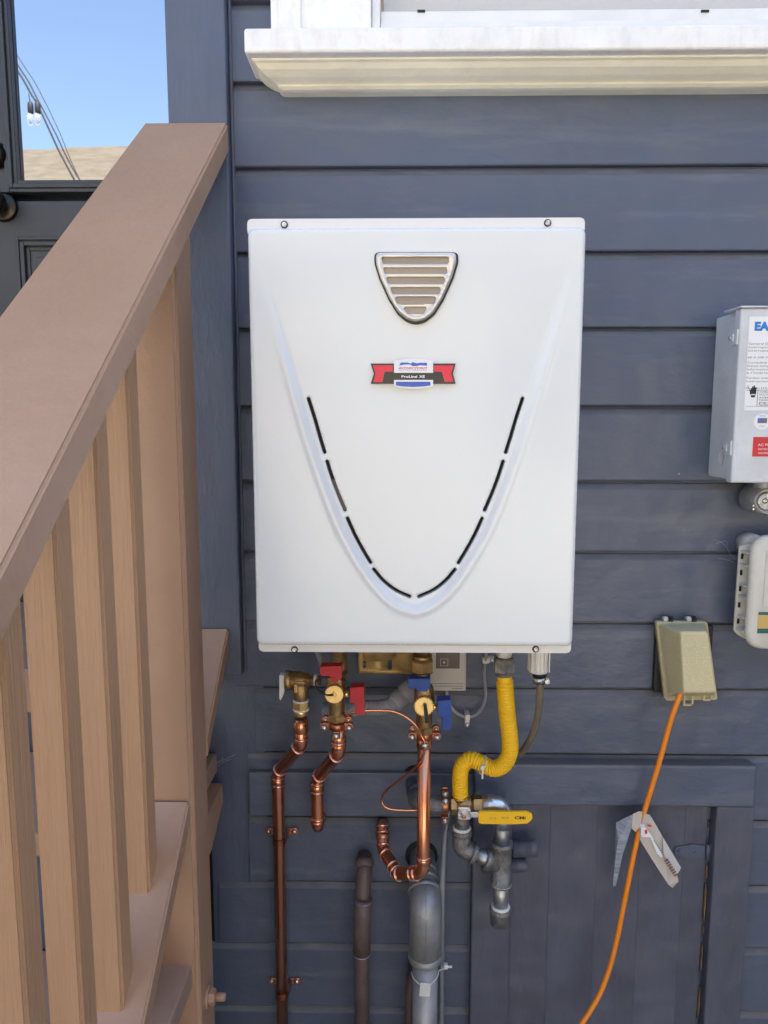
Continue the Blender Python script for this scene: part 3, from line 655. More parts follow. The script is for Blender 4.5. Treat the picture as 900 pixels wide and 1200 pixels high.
def near(x, z):
    for h in holes:
        if inpoly(x, z, h): return True
        for q in h:
            if abs(q[0]-x) < .0012 and abs(q[1]-z) < .0012: return True
    return False
for x in axis(hx0, hx1, .0032):
    for z in axis(hzb, hzt, .0032):
        if edged(x-hcx, z) < .0003: continue
        if abs(x-hcx) < .17 and near(x, z): continue
        grid.append((x+random.uniform(-1, 1)*1e-5, z+random.uniform(-1, 1)*1e-5))
b = MB(); sheet(b.bm, dense, holes, grid, HH, .010); b.build('front_cover', 'heater', wh)
b = MB(); b.box(hx0+.012, hx1-.012, HY+.030, HY+.034, hzb+.01, hzt-.01)
b.bm.free(); b = MB(); b.box(hx0+.01, hx1-.01, HY+.022, HY+.0275, hzb+.006, hzt-.006); b.build('inner_panel', 'inside', wh)
# parts glimpsed behind the slots
b = MB(); p = at(395, 585, HY+.02); b.box(p.x-.02, p.x+.035, HY+.012, HY+.018, p.z-.02, p.z+.03, .002); b.build('inner_bracket', 'brownpipe', wh)
# exhaust grille
b = MB(); b.prism(scalep(gout, 1.045, .0004, -.0012), HY-.0016, HY+.004, .0008); b.build('gasket', 'rubber', wh)
def gpx(x, y): return (400+x/5.294, 280+y/5.294)
gs = []
for (z0, z1, xa_, xb_, xa2, xb2) in ((117, 160, 249, 668, 255, 664), (180, 222, 258, 657, 268, 652), (240, 285, 275, 643, 290, 636), (302, 347, 302, 618, 316, 608), (362, 407, 328, 590, 345, 578), (425, 470, 380, 536, 410, 508)):
    q = [at(*gpx(*k), HY) for k in ((xa_, z0), (xb_, z0), (xb2, z1), (xa2, z1))]
    gs.append(roundpoly([(p.x, p.z) for p in q], .0034, 5))
gg = []
for i in range(48):
    for j in range(44):
        x = gx-.056+i*.00235; z = gz-.05+j*.0023
        if inpoly(x, z, scalep(gout, .985)) and not any(inpoly(x, z, h) for h in gs): gg.append((x, z))
def GH(x, z):
    k = 0.0                                      # raised rim, dished field with bars
    for s_ in (.82, .88, .93, .97, .99):
        if inpoly(x, z, scalep(gout, s_)): k += 1
    r_ = 5-k                                     # 0 in the field .. 5 at the very edge
    return HY-.0052-[.0, .0008, .0016, .0012, .0, -.0022][int(r_)]
gdense = []
for i in range(len(gout)):
    a, c = Vector(gout[i]), Vector(gout[(i+1) % len(gout)]); n = max(1, int((c-a).length/.002)); gdense += [tuple(a.lerp(c, k/n)) for k in range(n)]
b = MB(); sheet(b.bm, gdense, gs, gg, GH, .0045); b.build('grille', 'chrome', wh)
b = MB(); b.prism(scalep(gout, .885), HY-.0024, HY+.004); b.build('flue_duct', 'duct', wh)
# badge
bd = lambda x, y: at(420+x/6.923, 400+y/6.923, HY-.0004)
def decal(P, m, nm, par, lift, fn=bd, Y=HY, round_=0.0, label=None):
    q = [(p.x, p.z) for p in (fn(*k) for k in P)]
    if round_: q = roundpoly(q, round_)
    b = MB(); b.prism(q, Y-lift, Y-lift+.00018); return b.build(nm, m, par, label=label)
badge = decal([(99, 180), (290, 180), (605, 180), (790, 180), (768, 262), (788, 345), (605, 345), (290, 345), (100, 345), (125, 262)], 'badge_black', 'badge', wh, .0004, label='black bow-tie badge with red ends and a white plaque')
decal([(118, 194), (280, 194), (278, 246), (214, 246), (194, 331), (122, 331), (139, 262)], 'badge_red', 'red_panel', badge, .0007)
decal([(612, 196), (773, 196), (752, 262), (770, 329), (699, 329), (678, 247), (616, 247)], 'badge_red', 'red_panel', badge, .0007)
decal([(289, 256), (289, 160), (340, 147), (395, 139), (447, 136), (500, 139), (555, 147), (606, 160), (606, 256)], 'white_ink', 'plaque', badge, .0007)
decal([(289, 313), (606, 313), (606, 366), (550, 378), (447, 385), (345, 378), (289, 366)], 'white_ink', 'plaque', badge, .0007)
decal([(304, 328), (584, 328), (584, 358), (520, 367), (447, 370), (370, 367), (304, 358)], 'badge_blue', 'blue_band', badge, .0010)
decal([(330, 196), (345, 172), (400, 172), (425, 182), (440, 168), (470, 178), (500, 174), (556, 174), (556, 198), (500, 194), (470, 200), (440, 201), (420, 188), (380, 188)], 'badge_blue', 'swoosh', badge, .0010)
p = bd(438, 215); text('lettering', 'american', 'badge_red', badge, (p.x, HY-.0010, p.z), .0028, wid=.0395, shear=.35, bold=.02)
p = bd(438, 234); text('lettering', 'WATER HEATERS', 'badge_blue', badge, (p.x, HY-.0010, p.z), .0013, wid=.039)
for px_, s_, h_, w_ in ((412, 'ProLine', .0033, .0215), (475, '®', .0014, .0016), (517, 'XE', .0033, .0080)):
    p = bd(px_, 287 if h_ > .002 else 280); text('lettering', s_, 'white_ink', badge, (p.x, HY-.0008, p.z), h_, wid=w_, bold=.03 if h_ > .002 else 0)

# yellow wall bracket under the heater
BY = -.02
a0, a1 = at(420, 762, BY), at(487, 790, BY); br = thing('wall_bracket', ((a0.x+a1.x)/2, 0, a1.z), 'tarnished yellow zinc wall bracket with oval holes below the heater', 'bracket')
P = [(a0.x, a0.z+.03), (a1.x, a0.z+.03), (a1.x, a1.z), (a0.x, a1.z)]
h1 = at(427, 778.5, BY); h2 = at(457, 779, BY)
hl = [roundpoly([(h1.x-.0025, h1.z-.006), (h1.x+.0025, h1.z-.006), (h1.x+.0025, h1.z+.006), (h1.x-.0025, h1.z+.006)], .0024), roundpoly([(h2.x-.004, h2.z-.0095), (h2.x+.004, h2.z-.0095), (h2.x+.004, h2.z+.0095), (h2.x-.004, h2.z+.0095)], .0038)]
b = MB(); sheet(b.bm, roundpoly(P, .002), hl, [], lambda x, z: BY, .002); b.box(a0.x+.001, a1.x, BY+.002, .0, a0.z+.024, a0.z+.029); b.build('bracket_plate', 'yzinc', br)
p = at(427, 783, BY); b = MB(); b.lathe((p.x, -.004, p.z), (0, -1, 0), [(0, .006), (.003, .006), (.004, .003)], 12); b.build('screw', 'screw', br)

# ================================================================== PLUMBING
def dirv(a, b_): return (Vector(b_)-Vector(a)).normalized()
def sline(px, Y, y0, y1):
    """upright line in the place through px at y0"""
    a = at(px, y0, Y); return a, Vector((a.x, Y, at(px, y1, Y).z))
CU = .0111
# --- relief valve and left copper pipe
rv = thing('relief_valve', (at(352, 800, -.13).x, -.13, at(352, 800, -.13).z), 'brass pressure relief valve with a tan lever, left of the red-handled valve', 'valve')
c0, c1 = at(334, 797, -.13), at(375, 797, -.13); ax = dirv(c0, c1)
b = MB(); b.lathe(c0, ax, [(0, .013), (.001, .0162), (.010, .0162), (.0105, .0145), (.030, .0145), (.031, .0125), (.040, .0125), (.041, .0085), (.060, .0085)], 28)
v0 = at(352.5, 797, -.13); b.lathe(v0, (0, 0, -1), [(0, .013), (.018, .0135), (.030, .0128), (.034, .0105), (.040, .0105)], 28)
b.prism(roundpoly([(v0.x-.009, v0.z-.016), (v0.x-.004, v0.z-.016), (v0.x-.004, v0.z-.002), (v0.x-.009, v0.z-.002)], .001), -.1455, -.14); b.box(v0.x-.009, v0.x+.010, -.1465, -.13, v0.z-.0005, v0.z+.003, .001)
b.build('valve_body', 'brass', rv)
q = [at(*k, -.13) for k in ((328, 790), (334, 790), (334, 803), (333, 812), (329.5, 819), (328, 817))]
b = MB(); b.prism([(p.x, p.z) for p in q], -.137, -.123, .0006); b.build('lever', 'pvc', rv)
nd = at(352.5, 820, -.13); b = MB(); b.hexa(nd, (0, 0, -1), .0135, .016); b.lathe(nd+Vector((0, 0, -.014)), (0, 0, -1), [(0, .0118), (.012, .0118), (.013, .010)], 24); b.build('adapter', 'brass_l', rv)
b = MB(); b.ring(nd+Vector((0, 0, -.001)), (0, 0, 1), .0135, .003); b.ring(nd+Vector((0, 0, -.0165)), (0, 0, 1), .0135, .003); b.build('thread_tape', 'tape', rv)
b = MB(); b.lathe(at(368, 797, -.13), ax, [(0, .0098), (.006, .0098)], 20); b.build('thread_tape', 'tape', rv)
def cu_pipe(name, pts, rads, label, beads, m='copper', r=CU, tail=None):
    t_ = thing(name, pts[0], label, 'pipe', None)
    path = fillet(pts, rads, 10)
    b = MB(); b.tube(path, r, 24); b.build('tube', m, t_)
    for (p, d, kind) in beads:
        b = MB()
        if kind == 'bead': b.ring(p, d, r*1.16, .0038, 28)
        else: b.lathe(Vector(p)-Vector(d).normalized()*kind/2, d, [(0, r*1.04), (.001, r*1.12), (kind-.001, r*1.12), (kind, r*1.04)], 28)
        b.build('solder_bead' if kind == 'bead' else 'coupling', 'solder' if kind == 'bead' else m, t_)
    return t_, path
PA = [at(352.5, 842, -.13), at(352, 872, -.13), at(326, 908, -.034)]
PA = [PA[0], Vector((PA[0].x, -.13, PA[1].z)), Vector((at(325.5, 905, -.034).x, -.034, at(325.5, 905, -.034).z)), Vector((at(325.5, 905, -.034).x, -.034, .02))]
d01, d12, d23 = dirv(PA[0], PA[1]), dirv(PA[1], PA[2]), dirv(PA[2], PA[3])
tA, _ = cu_pipe('copper_pipe', PA, [.02, .02], 'long copper drain pipe, leftmost, running from the relief valve to the ground', [
    (PA[0]-Vector((0, 0, .014)), d01, .020), (PA[1]-d01*.010, d01, 'bead'), (PA[1]+d12*.014, d12, 'bead'), (PA[2]-d12*.016, d12, 'bead'), (PA[2]+d23*.010, d23, 'bead'), (PA[2]+d23*.016, d23, .010), (PA[2]+d23*.0235, d23, 'bead')])
def strap(par, c, r, m='copper'):
    b = MB(); pr = [(c.x+cos(a)*(r+.0012), c.y-sin(a)*(r+.0012)) for a in [pi*k/12 for k in range(13)]]
    pr = [(c.x+.030, -.0035)]+[(c.x+r+.004, -.0035)]+pr+[(c.x-r-.004, -.0035), (c.x-.030, -.0035)]
    o_ = [b.bm.verts.new((x, y, c.z-.006)) for x, y in pr]; u_ = [b.bm.verts.new((x, y, c.z+.006)) for x, y in pr]
    for i in range(len(pr)-1): b.bm.faces.new((o_[i], o_[i+1], u_[i+1], u_[i]))
    bmesh.ops.solidify(b.bm, geom=list(b.bm.faces), thickness=-.0011)
    for sg in (-1, 1): b.lathe((c.x+sg*.0245, -.0022, c.z), (0, -1, 0), [(0, .0078), (.0018, .0078), (.0022, .0072)], 18); b.box(c.x+sg*.018-.007, c.x+sg*.018+.007, -.0042, -.0024, c.z-.0062, c.z+.0062, .0005)
    s_ = b.build('strap', m, par)
    for sgn in (-1, 1):
        b = MB(); b.lathe((c.x+sgn*.0245, -.0045, c.z), (0, -1, 0), [(0, .0052), (.001, .0052), (.003, .0030), (.0034, .001)], 14); b.build('strap_screw', 'screw', s_)
strap(tA, Vector((PA[3].x, -.034+.0, at(329, 985, -.034).z)), CU); strap(tA, Vector((PA[3].x, -.034, at(331, 1164, -.034).z)), CU)
# --- hot valve with red handles
def service_valve(nm, cx_, cy_, Yv, hm, label, top, side, capm, teeth, stemx, bodyb):
    c = at(cx_, cy_, Yv); v = thing(nm, c, label, 'valve')
    bot = at(stemx, bodyb, Yv+.012)
    b = MB(); cc = Vector((c.x+.0015, Yv+.014, c.z)); L_ = cc.z-bot.z
    b.lathe((cc.x, cc.y, cc.z+.026), (0, 0, -1), [(0, .0125), (.004, .0145), (.012, .0165), (.030, .0168), (.036, .0150), (.040, .0135), (L_+.022, .0128), (L_+.026, .0115)], 28)
    b.hexa((cc.x, cc.y, bot.z+.014), (0, 0, -1), .0155, .013)
    b.build('valve_body', 'brass', v)
    b = MB(); b.lathe((c.x, Yv+.01, c.z), (0, -1, 0), [(0, .0125), (.016, .0125), (.017, .0135)], 28); b.build('port', 'brass', v)
    R = .0155
    b = MB(); b.lathe((c.x, Yv-.007, c.z), (0, -1, 0), [(0, R-.001), (.001, R), (.007, R), (.0085, R-.0012)], 36)
    if teeth:
        for k in range(24): a = 2*pi*k/24; b.box(c.x+cos(a)*R-.0009, c.x+cos(a)*R+.0009, Yv-.015, Yv-.008, c.z+sin(a)*R-.0009, c.z+sin(a)*R+.0009, .0002)
    b.lathe((c.x, Yv-.0153, c.z), (0, -1, 0), [(0, .0042), (.003, .004), (.0034, .003)], 18)
    b.build('cap', capm, v)
    q = [at(*k, Yv) for k in top]; b = MB(); b.prism(roundpoly([(p.x, p.z) for p in q], .0012), Yv-.010, Yv+.010, .0015); b.build('handle', hm, v)
    q = [at(*k, Yv) for k in side]; b = MB(); b.prism(roundpoly([(p.x, p.z) for p in q], .0015), Yv-.012, Yv+.009, .0015); b.build('handle', hm, v)
    s0 = at(side[0][0]-5, side[0][1]+12, Yv); s1 = at(side[0][0]+3, side[0][1]+12, Yv)
    b = MB(); b.lathe((c.x+.012, Yv+.006, s0.z), (1, 0, 0), [(0, .0055), (.010, .0055), (.011, .0042), (s1.x-c.x-.012, .0042)], 16); b.build('stem', 'brass_l', v)
    return v, c
vh, ch = service_valve('hot_water_valve', 392.5, 810, -.16, 'red', 'brass service valve with red handles and a black strap on its cap',
    [(376, 779), (401, 778), (401, 793), (397, 793), (397, 797), (388, 797), (388, 790), (376, 789)], [(411, 803), (427, 802), (427, 834), (416.5, 834), (416.5, 821), (411, 821)], 'brass_l', False, 396.5, 846)
sp_ = [at(*k, -.168) for k in ((392, 811), (388, 812.5), (382, 812), (374, 808), (370, 803), (371, 797), (378, 794.5), (388, 794), (398, 795.5), (404, 800))]
b = MB(); b.tube(spline([Vector((p.x, -.178+.002*i, p.z)) for i, p in enumerate(sp_)], 6), .0019, 8, flat=1.2); b.build('cap_strap', 'rubber', vh)
b = MB(); t0 = at(397, 760, -.14); b.lathe((t0.x, -.14, t0.z+.01), (0, 0, -1), [(0, .0125), (.03, .0125), (.031, .0155), (.05, .0155)], 24); b.build('inlet', 'brass', vh)
# bronze grounding clamp: two half saddles with zinc screws
def clamp(nm, px, py, Yc, label, tiltz=0.0):
    c = at(px, py, Yc); v = thing(nm, c, label, 'clamp')
    b = MB(); b.lathe((c.x, Yc, c.z+.006), (0, 0, -1), [(0, .0125), (.002, .0140), (.010, .0140), (.012, .0125)], 24)
    for s_ in (-1, 1):
        b.box(c.x+s_*.0115-(.0 if s_ > 0 else .012), c.x+s_*.0115+(.012 if s_ > 0 else .0), Yc-.006, Yc-.001, c.z-.0065, c.z+.0065, .0018)
        b.box(c.x+s_*.0115-(.0 if s_ > 0 else .012), c.x+s_*.0115+(.012 if s_ > 0 else .0), Yc+.001, Yc+.006, c.z+.0025, c.z+.013, .0018)
        b.lathe((c.x+s_*.0205, Yc-.001, c.z), (0, -1, 0), [(0, .0075), (.004, .0078), (.006, .0065)], 16); b.lathe((c.x+s_*.0190, Yc+.004, c.z+.010), (0, -1, 0), [(0, .0065), (.004, .0065), (.005, .005)], 16)
    b.box(c.x-.006, c.x+.006, Yc-.019, Yc-.008, c.z-.016, c.z-.003, .002)
    b.build('saddle', 'copper_dark', v)
    for (dx, dy, dz, r_) in ((-.0205, -.0075, -.001, .0054), (.0205, -.0075, -.001, .0054), (-.019, .001, .010, .0038), (.019, .001, .010, .0038), (0, -.020, -.010, .0056)):
        b = MB(); b.lathe((c.x+dx, Yc+dy, c.z+dz), (0, -1, -.15), [(0, r_*.9), (.0012, r_), (.003, r_*.85), (.0045, r_*.4), (.0048, r_*.1)], 14); b.build('clamp_screw', 'screw', v)
    return v, c
clamp('ground_clamp', 395, 850, -.148, 'bronze grounding clamp with zinc screws below the red-handled valve')
# middle copper pipe going into the wall
ax_ = at(397, 866, -.148)
PB = [Vector((at(397, 850, -.148).x, -.148, at(397, 852, -.148).z)), Vector((at(397, 880, -.148).x, -.148, at(397, 882, -.148).z)), at(371.5, 912, -.062), at(373.5, 970, -.062)]
PB[3] = Vector((PB[2].x, -.062, at(373, 972, -.062).z)); PB.append(Vector((PB[3].x, .01, PB[3].z-.004)))
d = [dirv(PB[i], PB[i+1]) for i in range(4)]
cu_pipe('copper_pipe', PB, [.022, .022, .020], 'short copper pipe from the red-handled valve, bending back into the wall', [
    (PB[0]+d[0]*.020, d[0], .012), (PB[0]+d[0]*.026, d[0], 'bead'), (PB[1]-d[0]*.012, d[0], .008), (PB[1]+d[1]*.013, d[1], 'bead'), (PB[2]-d[1]*.016, d[1], 'bead'), (PB[2]+d[2]*.009, d[2], 'bead'), (PB[2]+d[2]*.017, d[2], .012), (PB[2]+d[2]*.024, d[2], 'bead'), (PB[3]-d[2]*.022, d[2], 'bead'), (PB[3]-d[2]*.015, d[2], .008)])
# --- cold valve
vc, cc_ = service_valve('cold_water_valve', 496.5, 824, -.165, 'blue', 'brass service valve with blue handles and a toothed cap',
    [(478, 793), (504, 793), (504, 802), (500, 808), (488, 808), (488, 804), (478, 803)], [(512.5, 818), (528, 817), (528, 852), (518, 852), (518, 836), (512.5, 835)], 'brass_l', True, 497, 860)
q = [at(*k, -.183) for k in ((496, 825), (500, 825), (503, 846), (498, 847))]
b = MB(); b.prism(roundpoly([(p.x, p.z) for p in q], .001), -.186, -.182, .0006); b.build('cap_strap', 'rubber', vc)
t0 = at(495, 764, -.155); b = MB(); b.lathe((t0.x, -.150, t0.z+.02), (0, 0, -1), [(0, .0135), (.026, .0135)], 28); b.hexa((t0.x, -.150, at(495, 772, -.15).z), (0, 0, -1), .0195, .0225); b.lathe((t0.x, -.150, at(495, 787, -.15).z), (0, 0, -1), [(0, .0135), (.012, .0135)], 28); b.build('union_nut', 'brass', vc)
b = MB(); b.lathe((t0.x, -.150, at(495, 767, -.15).z), (0, 0, -1), [(0, .0155), (.006, .0162), (.007, .0145)], 28); b.build('union_collar', 'brass', vc)
clamp('ground_clamp', 497.5, 861, -.150, 'bronze grounding clamp with zinc screws below the blue-handled valve')
# right copper pipe: straight drop, then four elbows back into the wall
yC = -.150
top_ = at(497, 862, yC); bt = at(491, 1020, yC)
PC = [Vector((top_.x, yC, top_.z)), Vector((top_.x, yC, at(492, 1023, yC).z)), at(467, 1025, -.085), at(450, 998, -.055), at(448, 966, -.03)]
PC[1].x = top_.x
PC = PC[:2]+[at(466, 1024, -.115), at(449, 996, -.060), at(448, 968, -.030), at(448, 962, .012)]
d = [dirv(PC[i], PC[i+1]) for i in range(5)]
cu_pipe('copper_pipe', PC, [.024, .022, .022, .012], 'thick bright copper pipe below the blue-handled valve, curling back into the wall at its foot', [
    (PC[0]+Vector((0, 0, -.012)), d[0], .016), (PC[1]-d[0]*.024, d[0], .012), (PC[1]-d[0]*.030, d[0], 'bead'), (PC[1]+d[1]*.016, d[1], 'bead'), (PC[1]+d[1]*.026, d[1], 'bead'), (PC[2]+d[2]*.006, d[2], 'bead'), (PC[2]-d[1]*.003, d[1], 'bead'), (PC[2]+d[2]*.018, d[2], 'bead'), (PC[3]-d[2]*.012, d[2], 'bead'), (PC[3]+d[3]*.008, d[3], 'bead'), (PC[3]+d[3]*.022, d[3], .010), (PC[3]+d[3]*.029, d[3], 'bead'), (PC[4]-d[3]*.002, d[3], 'bead')])
# bonding wire
wp = [(404, 840, -.150), (410, 836, -.160), (425, 833, -.165), (445, 832.5, -.165), (462, 834, -.167), (477, 841, -.170), (488, 851, -.172), (493, 861, -.170), (497, 868, -.171), (498, 877, -.171), (494, 889, -.168), (484, 902, -.15), (466, 916, -.13), (453, 926, -.11), (448, 935, -.10), (449, 943, -.10), (457, 948, -.10), (475, 949.5, -.10), (495, 949.5, -.10), (516, 950, -.10)]
b = MB(); b.tube(spline([at(*k) for k in wp], 8), .0021, 10); o = b.build('bonding_wire', 'copper', loc=at(448, 935, -.10)); tag(o, 'thin copper bonding wire looping between the pipe clamps', 'wire')
# grey flexible conduit behind the valves
fx = thing('flexible_conduit', at(450, 826, -.06), 'ribbed grey flexible conduit arching between red and blue valve handles', 'conduit')
pth = resample(spline([at(*k) for k in ((380, 832, -.05), (405, 832, -.06), (425, 829, -.07), (445, 829, -.075), (460, 824, -.075), (470, 815, -.07))], 30), .0011)
b = MB(); b.tube(pth, lambda i, n: .0128+.0007*sin(i*2*pi/4), 18); b.build('ribbed_tube', 'grey_flex', fx)
A_, B_ = at(461, 825, -.075), at(484, 806, -.06); dd = dirv(A_, B_); L_ = (B_-A_).length
b = MB(); b.lathe(A_, dd, [(0, .0150), (.003, .0168), (L_*.45, .0165), (L_*.5, .0142), (L_*.55, .0178), (L_*.97, .0178), (L_, .015)], 26); b.build('connector', 'grey_wire', fx)
b = MB(); b.tube([at(484, 806, -.06), at(492, 798, -.055), at(498, 770, -.05)], .008, 12); b.build('outlet_tube', 'grey_wire', fx)
b = MB(); A_, B_ = at(371, 758, -.09), at(383, 792, -.09); b.tube([A_, B_], .0058, 14); o = b.build('drain_hose', 'grey_wire', loc=A_); tag(o, 'short grey hose slanting down beside the upper red handle', 'hose')
# controller on the wall
KY = -.045
k0, k1 = at(503, 762, KY), at(546, 810, KY); ct = thing('heater_controller', ((k0.x+k1.x)/2, 0, k1.z), 'beige remote controller with a brown panel on the wall below the heater', 'controller')
b = MB(); b.box(k0.x, k1.x, KY, -.002, k1.z, k0.z+.05, .002, 3); b.build('body', 'ctrl', ct)
k2, k3 = at(511, 762, KY), at(538.5, 783.5, KY); b = MB(); b.box(k2.x, k3.x, KY-.001, KY+.001, k3.z, k0.z+.03, .0006); pn = b.build('panel', 'ctrl_d', ct)
for (x0, y0, x1, y1) in ((516, 772, 525, 780.5),):
    c_, e_ = at(x0, y0, KY-.001), at(x1, y1, KY-.001); b = MB()
    b.box(c_.x, e_.x, KY-.0014, KY-.0009, c_.z-.0007, c_.z); b.box(c_.x, e_.x, KY-.0014, KY-.0009, e_.z, e_.z+.0007); b.box(c_.x, c_.x+.0007, KY-.0014, KY-.0009, e_.z+.0007, c_.z-.0007); b.box(e_.x-.0007, e_.x, KY-.0014, KY-.0009, e_.z+.0007, c_.z-.0007)
    b.lathe(((c_.x+e_.x)/2, KY-.0009, (c_.z+e_.z)/2), (0, -1, 0), [(0, .0022), (.0006, .0020)], 14); b.build('button', 'ctrl', pn)
rr = random.Random(4)
for j, yy in enumerate((801, 804, 806.6)):
    p = at(506, yy, KY); x = p.x; b = MB(); xe = at(543, yy, KY).x; 
    if j == 2: x = at(530, yy, KY).x
    while x < xe: w_ = rr.uniform(.0012, .004); b.box(x, min(x+w_, xe), KY-.0004, KY+.0002, p.z-.0006, p.z+.0006); x += w_+.0008
    o = b.build('print_line', 'ink_grey', ct); o['kind'] = 'stuff'
cb = MB(); cb.tube(spline([at(*k) for k in ((523, 809, -.03), (526, 823, -.03), (533, 834, -.025), (545, 840, -.02), (557, 838, -.02), (565, 829, -.022), (569, 815, -.025), (568, 800, -.03), (567.5, 785, -.035), (570, 765, -.05), (571, 750, -.06))], 10), .0031, 10); o = cb.build('control_cable', 'grey_wire', loc=at(545, 840, 0)); tag(o, 'grey control cable looping down below the controller', 'cable')
for q, lb in (((547.5, 843, -.02), 'white nylon cable clip at the bottom of the grey cable loop'), ((569, 773.5, -.04), 'white nylon cable clip on the grey cable just under the heater')):
    c = at(*q); cl = thing('cable_clip', c, lb, 'clip'); b = MB()
    if q[1] > 800:
        b.box(c.x-.0045, c.x+.0045, c.y-.006, .0, c.z-.001, c.z+.011, .002); b.box(c.x-.0042, c.x+.0042, c.y-.004, .0, c.z-.014, c.z, .002); b.build('band', 'pvc', cl); sp2 = (c.x, c.y-.004, c.z-.009)
    else:
        b.box(c.x-.006, c.x+.006, c.y-.006, c.y+.012, c.z-.0055, c.z+.0065, .002); b.box(c.x+.004, c.x+.016, c.y-.002, c.y+.010, c.z-.004, c.z+.006, .002); b.build('band', 'pvc', cl); sp2 = (c.x+.0115, c.y-.002, c.z+.001)
    b = MB(); b.lathe(sp2, (0, -1, 0), [(0, .0042), (.001, .0044), (.0025, .0036), (.003, .001)], 14); b.build('clip_screw', 'screw', cl)

# --- gas line: yellow corrugated connector
GY = -.150
gf = thing('gas_flex', at(591, 780, GY), 'yellow coated corrugated gas connector curving from heater down to valve', 'gas connector')
n0 = at(591, 762, GY)
b = MB(); b.lathe((n0.x, GY, n0.z+.02), (0, 0, -1), [(0, .0125), (.030, .0125)], 24); b.build('stub', 'pvc', gf)
nz0, nz1 = at(591, 770, GY).z, at(591, 791, GY).z
b = MB(); b.hexa((n0.x, GY, nz0), (0, 0, -1), .0178, nz0-nz1-.004); b.lathe((n0.x, GY, nz1+.004), (0, 0, -1), [(0, .0135), (.004, .0135), (.005, .0128)], 26); b.build('nut', 'galv_d', gf)
pth = spline([at(591, 789, GY), at(591.5, 797, GY), at(592.5, 815, GY), at(594.5, 840, GY+.005), at(597.5, 865, GY+.010), at(597, 882, GY+.015), at(590, 896, GY+.022), at(578, 900.5, GY+.030), at(564, 894.5, GY+.040), at(552, 890, GY+.048), at(542, 897, GY+.052), at(539, 912, GY+.054), at(539.5, 934, GY+.055)], 30)
pth = resample(pth, .00062)
b = MB(); b.tube(pth, lambda i, n: (.0140-.0026*max(0, cos(i*2*pi/8.0))**2.5) if 20 < i else .0122, 22); b.build('corrugated_tube', 'yellow', gf)
# cable tie round the yellow tube
tp = at(566, 896, GY+.038); td = Vector((1, 0, -.35)).normalized()
b = MB(); a1_ = Vector((0, -1, 0)); a2_ = td.cross(a1_).normalized()
b.tube([tp+a1_*cos(2*pi*k/24)*.0146+a2_*sin(2*pi*k/24)*.0146 for k in range(25)], .0011, 6, caps=False, flat=1.8); b.box(tp.x-.006, tp.x+.001, tp.y-.018, tp.y-.013, tp.z-.001, tp.z+.006, .001); b.box(tp.x-.004, tp.x-.001, tp.y-.0165, tp.y-.015, tp.z-.018, tp.z, .0005)
b.build('cable_tie', 'pvc', gf)
# --- gas valve and steel fittings
VY = -.095
gv = thing('gas_valve', at(548, 944, VY), 'brass gas ball valve with a yellow lever handle', 'valve')
e0, e1 = at(528, 943, VY), at(566, 943, VY); dx = Vector((1, 0, 0)); Z0 = at(545, 943, VY).z
b = MB(); b.hexa((e0.x-.001, VY, Z0), dx, .0165, .013); b.lathe((e0.x+.010, VY, Z0), dx, [(0, .0135), (.004, .0165), (.012, .0182), (.022, .0165), (.028, .0140)], 28); b.hexa((e1.x-.019, VY, Z0), dx, .0172, .018)
b.lathe((at(544, 948, VY).x, VY-.010, Z0-.004), (0, -1, 0), [(0, .0125), (.006, .012), (.010, .009)], 20)
b.lathe((at(539.5, 930, VY).x, VY, Z0), (0, 0, 1), [(0, .0135), (.018, .0140), (.021, .0125)], 24)
b.build('valve_body', 'brass', gv)
hc = at(543.5, 955, VY-.03); b = MB(); b.box(hc.x-.0105, hc.x+.0115, VY-.0275, VY-.0235, hc.z-.010, hc.z+.012, .003)
b.prism(roundpoly([(hc.x-.007, hc.z+.010), (hc.x+.011, hc.z+.010), (hc.x+.015, hc.z+.001), (hc.x+.011, hc.z-.009), (hc.x-.007, hc.z-.009), (hc.x-.010, hc.z+.001)], .003), VY-.029, VY-.0277, .0005); b.build('stop_plate', 'galv_b', gv)
b = MB(); b.hexa((hc.x, VY-.028, hc.z), (0, -1, 0), .0066, .006); b.build('handle_nut', 'screw', gv)
b = MB(); b.lathe((hc.x, VY-.0335, hc.z), (0, -1, 0), [(0, .0034), (.003, .0034), (.0035, .002)], 14); b.build('stem', 'copper', gv)
HYv = VY-.040
q = [at(*k, HYv) for k in ((561, 951), (600, 951.5), (617, 951.3), (623.5, 954), (624, 960), (618, 965), (600, 966), (561, 965.5))]
b = MB(); b.prism(roundpoly([(p.x, p.z) for p in q], .004, 5), HYv, HYv+.0045, .0014); hd = b.build('lever_handle', 'yellow_h', gv)
p0 = at(563, 957, HYv); b = MB(); b.box(hc.x+.010, p0.x+.002, HYv+.0045, HYv+.008, p0.z-.005, p0.z+.005, .001); b.box(hc.x+.0095, hc.x+.0125, HYv+.0045, VY-.024, p0.z-.005, p0.z+.005, .001); b.build('lever_arm', 'galv_b', gv)
p = at(609.5, 958.5, HYv); text('lettering', 'CMi', 'ink', hd, (p.x, HYv-.0003, p.z), .0052, wid=.0185, bold=.03)
p = at(577, 959, HYv); text('lettering', 'CSA 1/2', 'ink_grey', hd, (p.x, HYv-.0003, p.z), .0036, wid=.012)
p = at(592, 958.5, HYv); text('lettering', '5G 125', 'ink_grey', hd, (p.x, HYv-.0003, p.z), .0036, wid=.012)
clx = at(521, 943, VY).x
cg, _c = None, None
cg = thing('ground_clamp', (clx, VY, Z0), 'copper grounding clamp standing upright on the gas line beside the brass ball valve', 'clamp')
b = MB(); b.lathe((clx-.007, VY, Z0), dx, [(0, .0125), (.002, .014), (.012, .014), (.014, .0125)], 24)
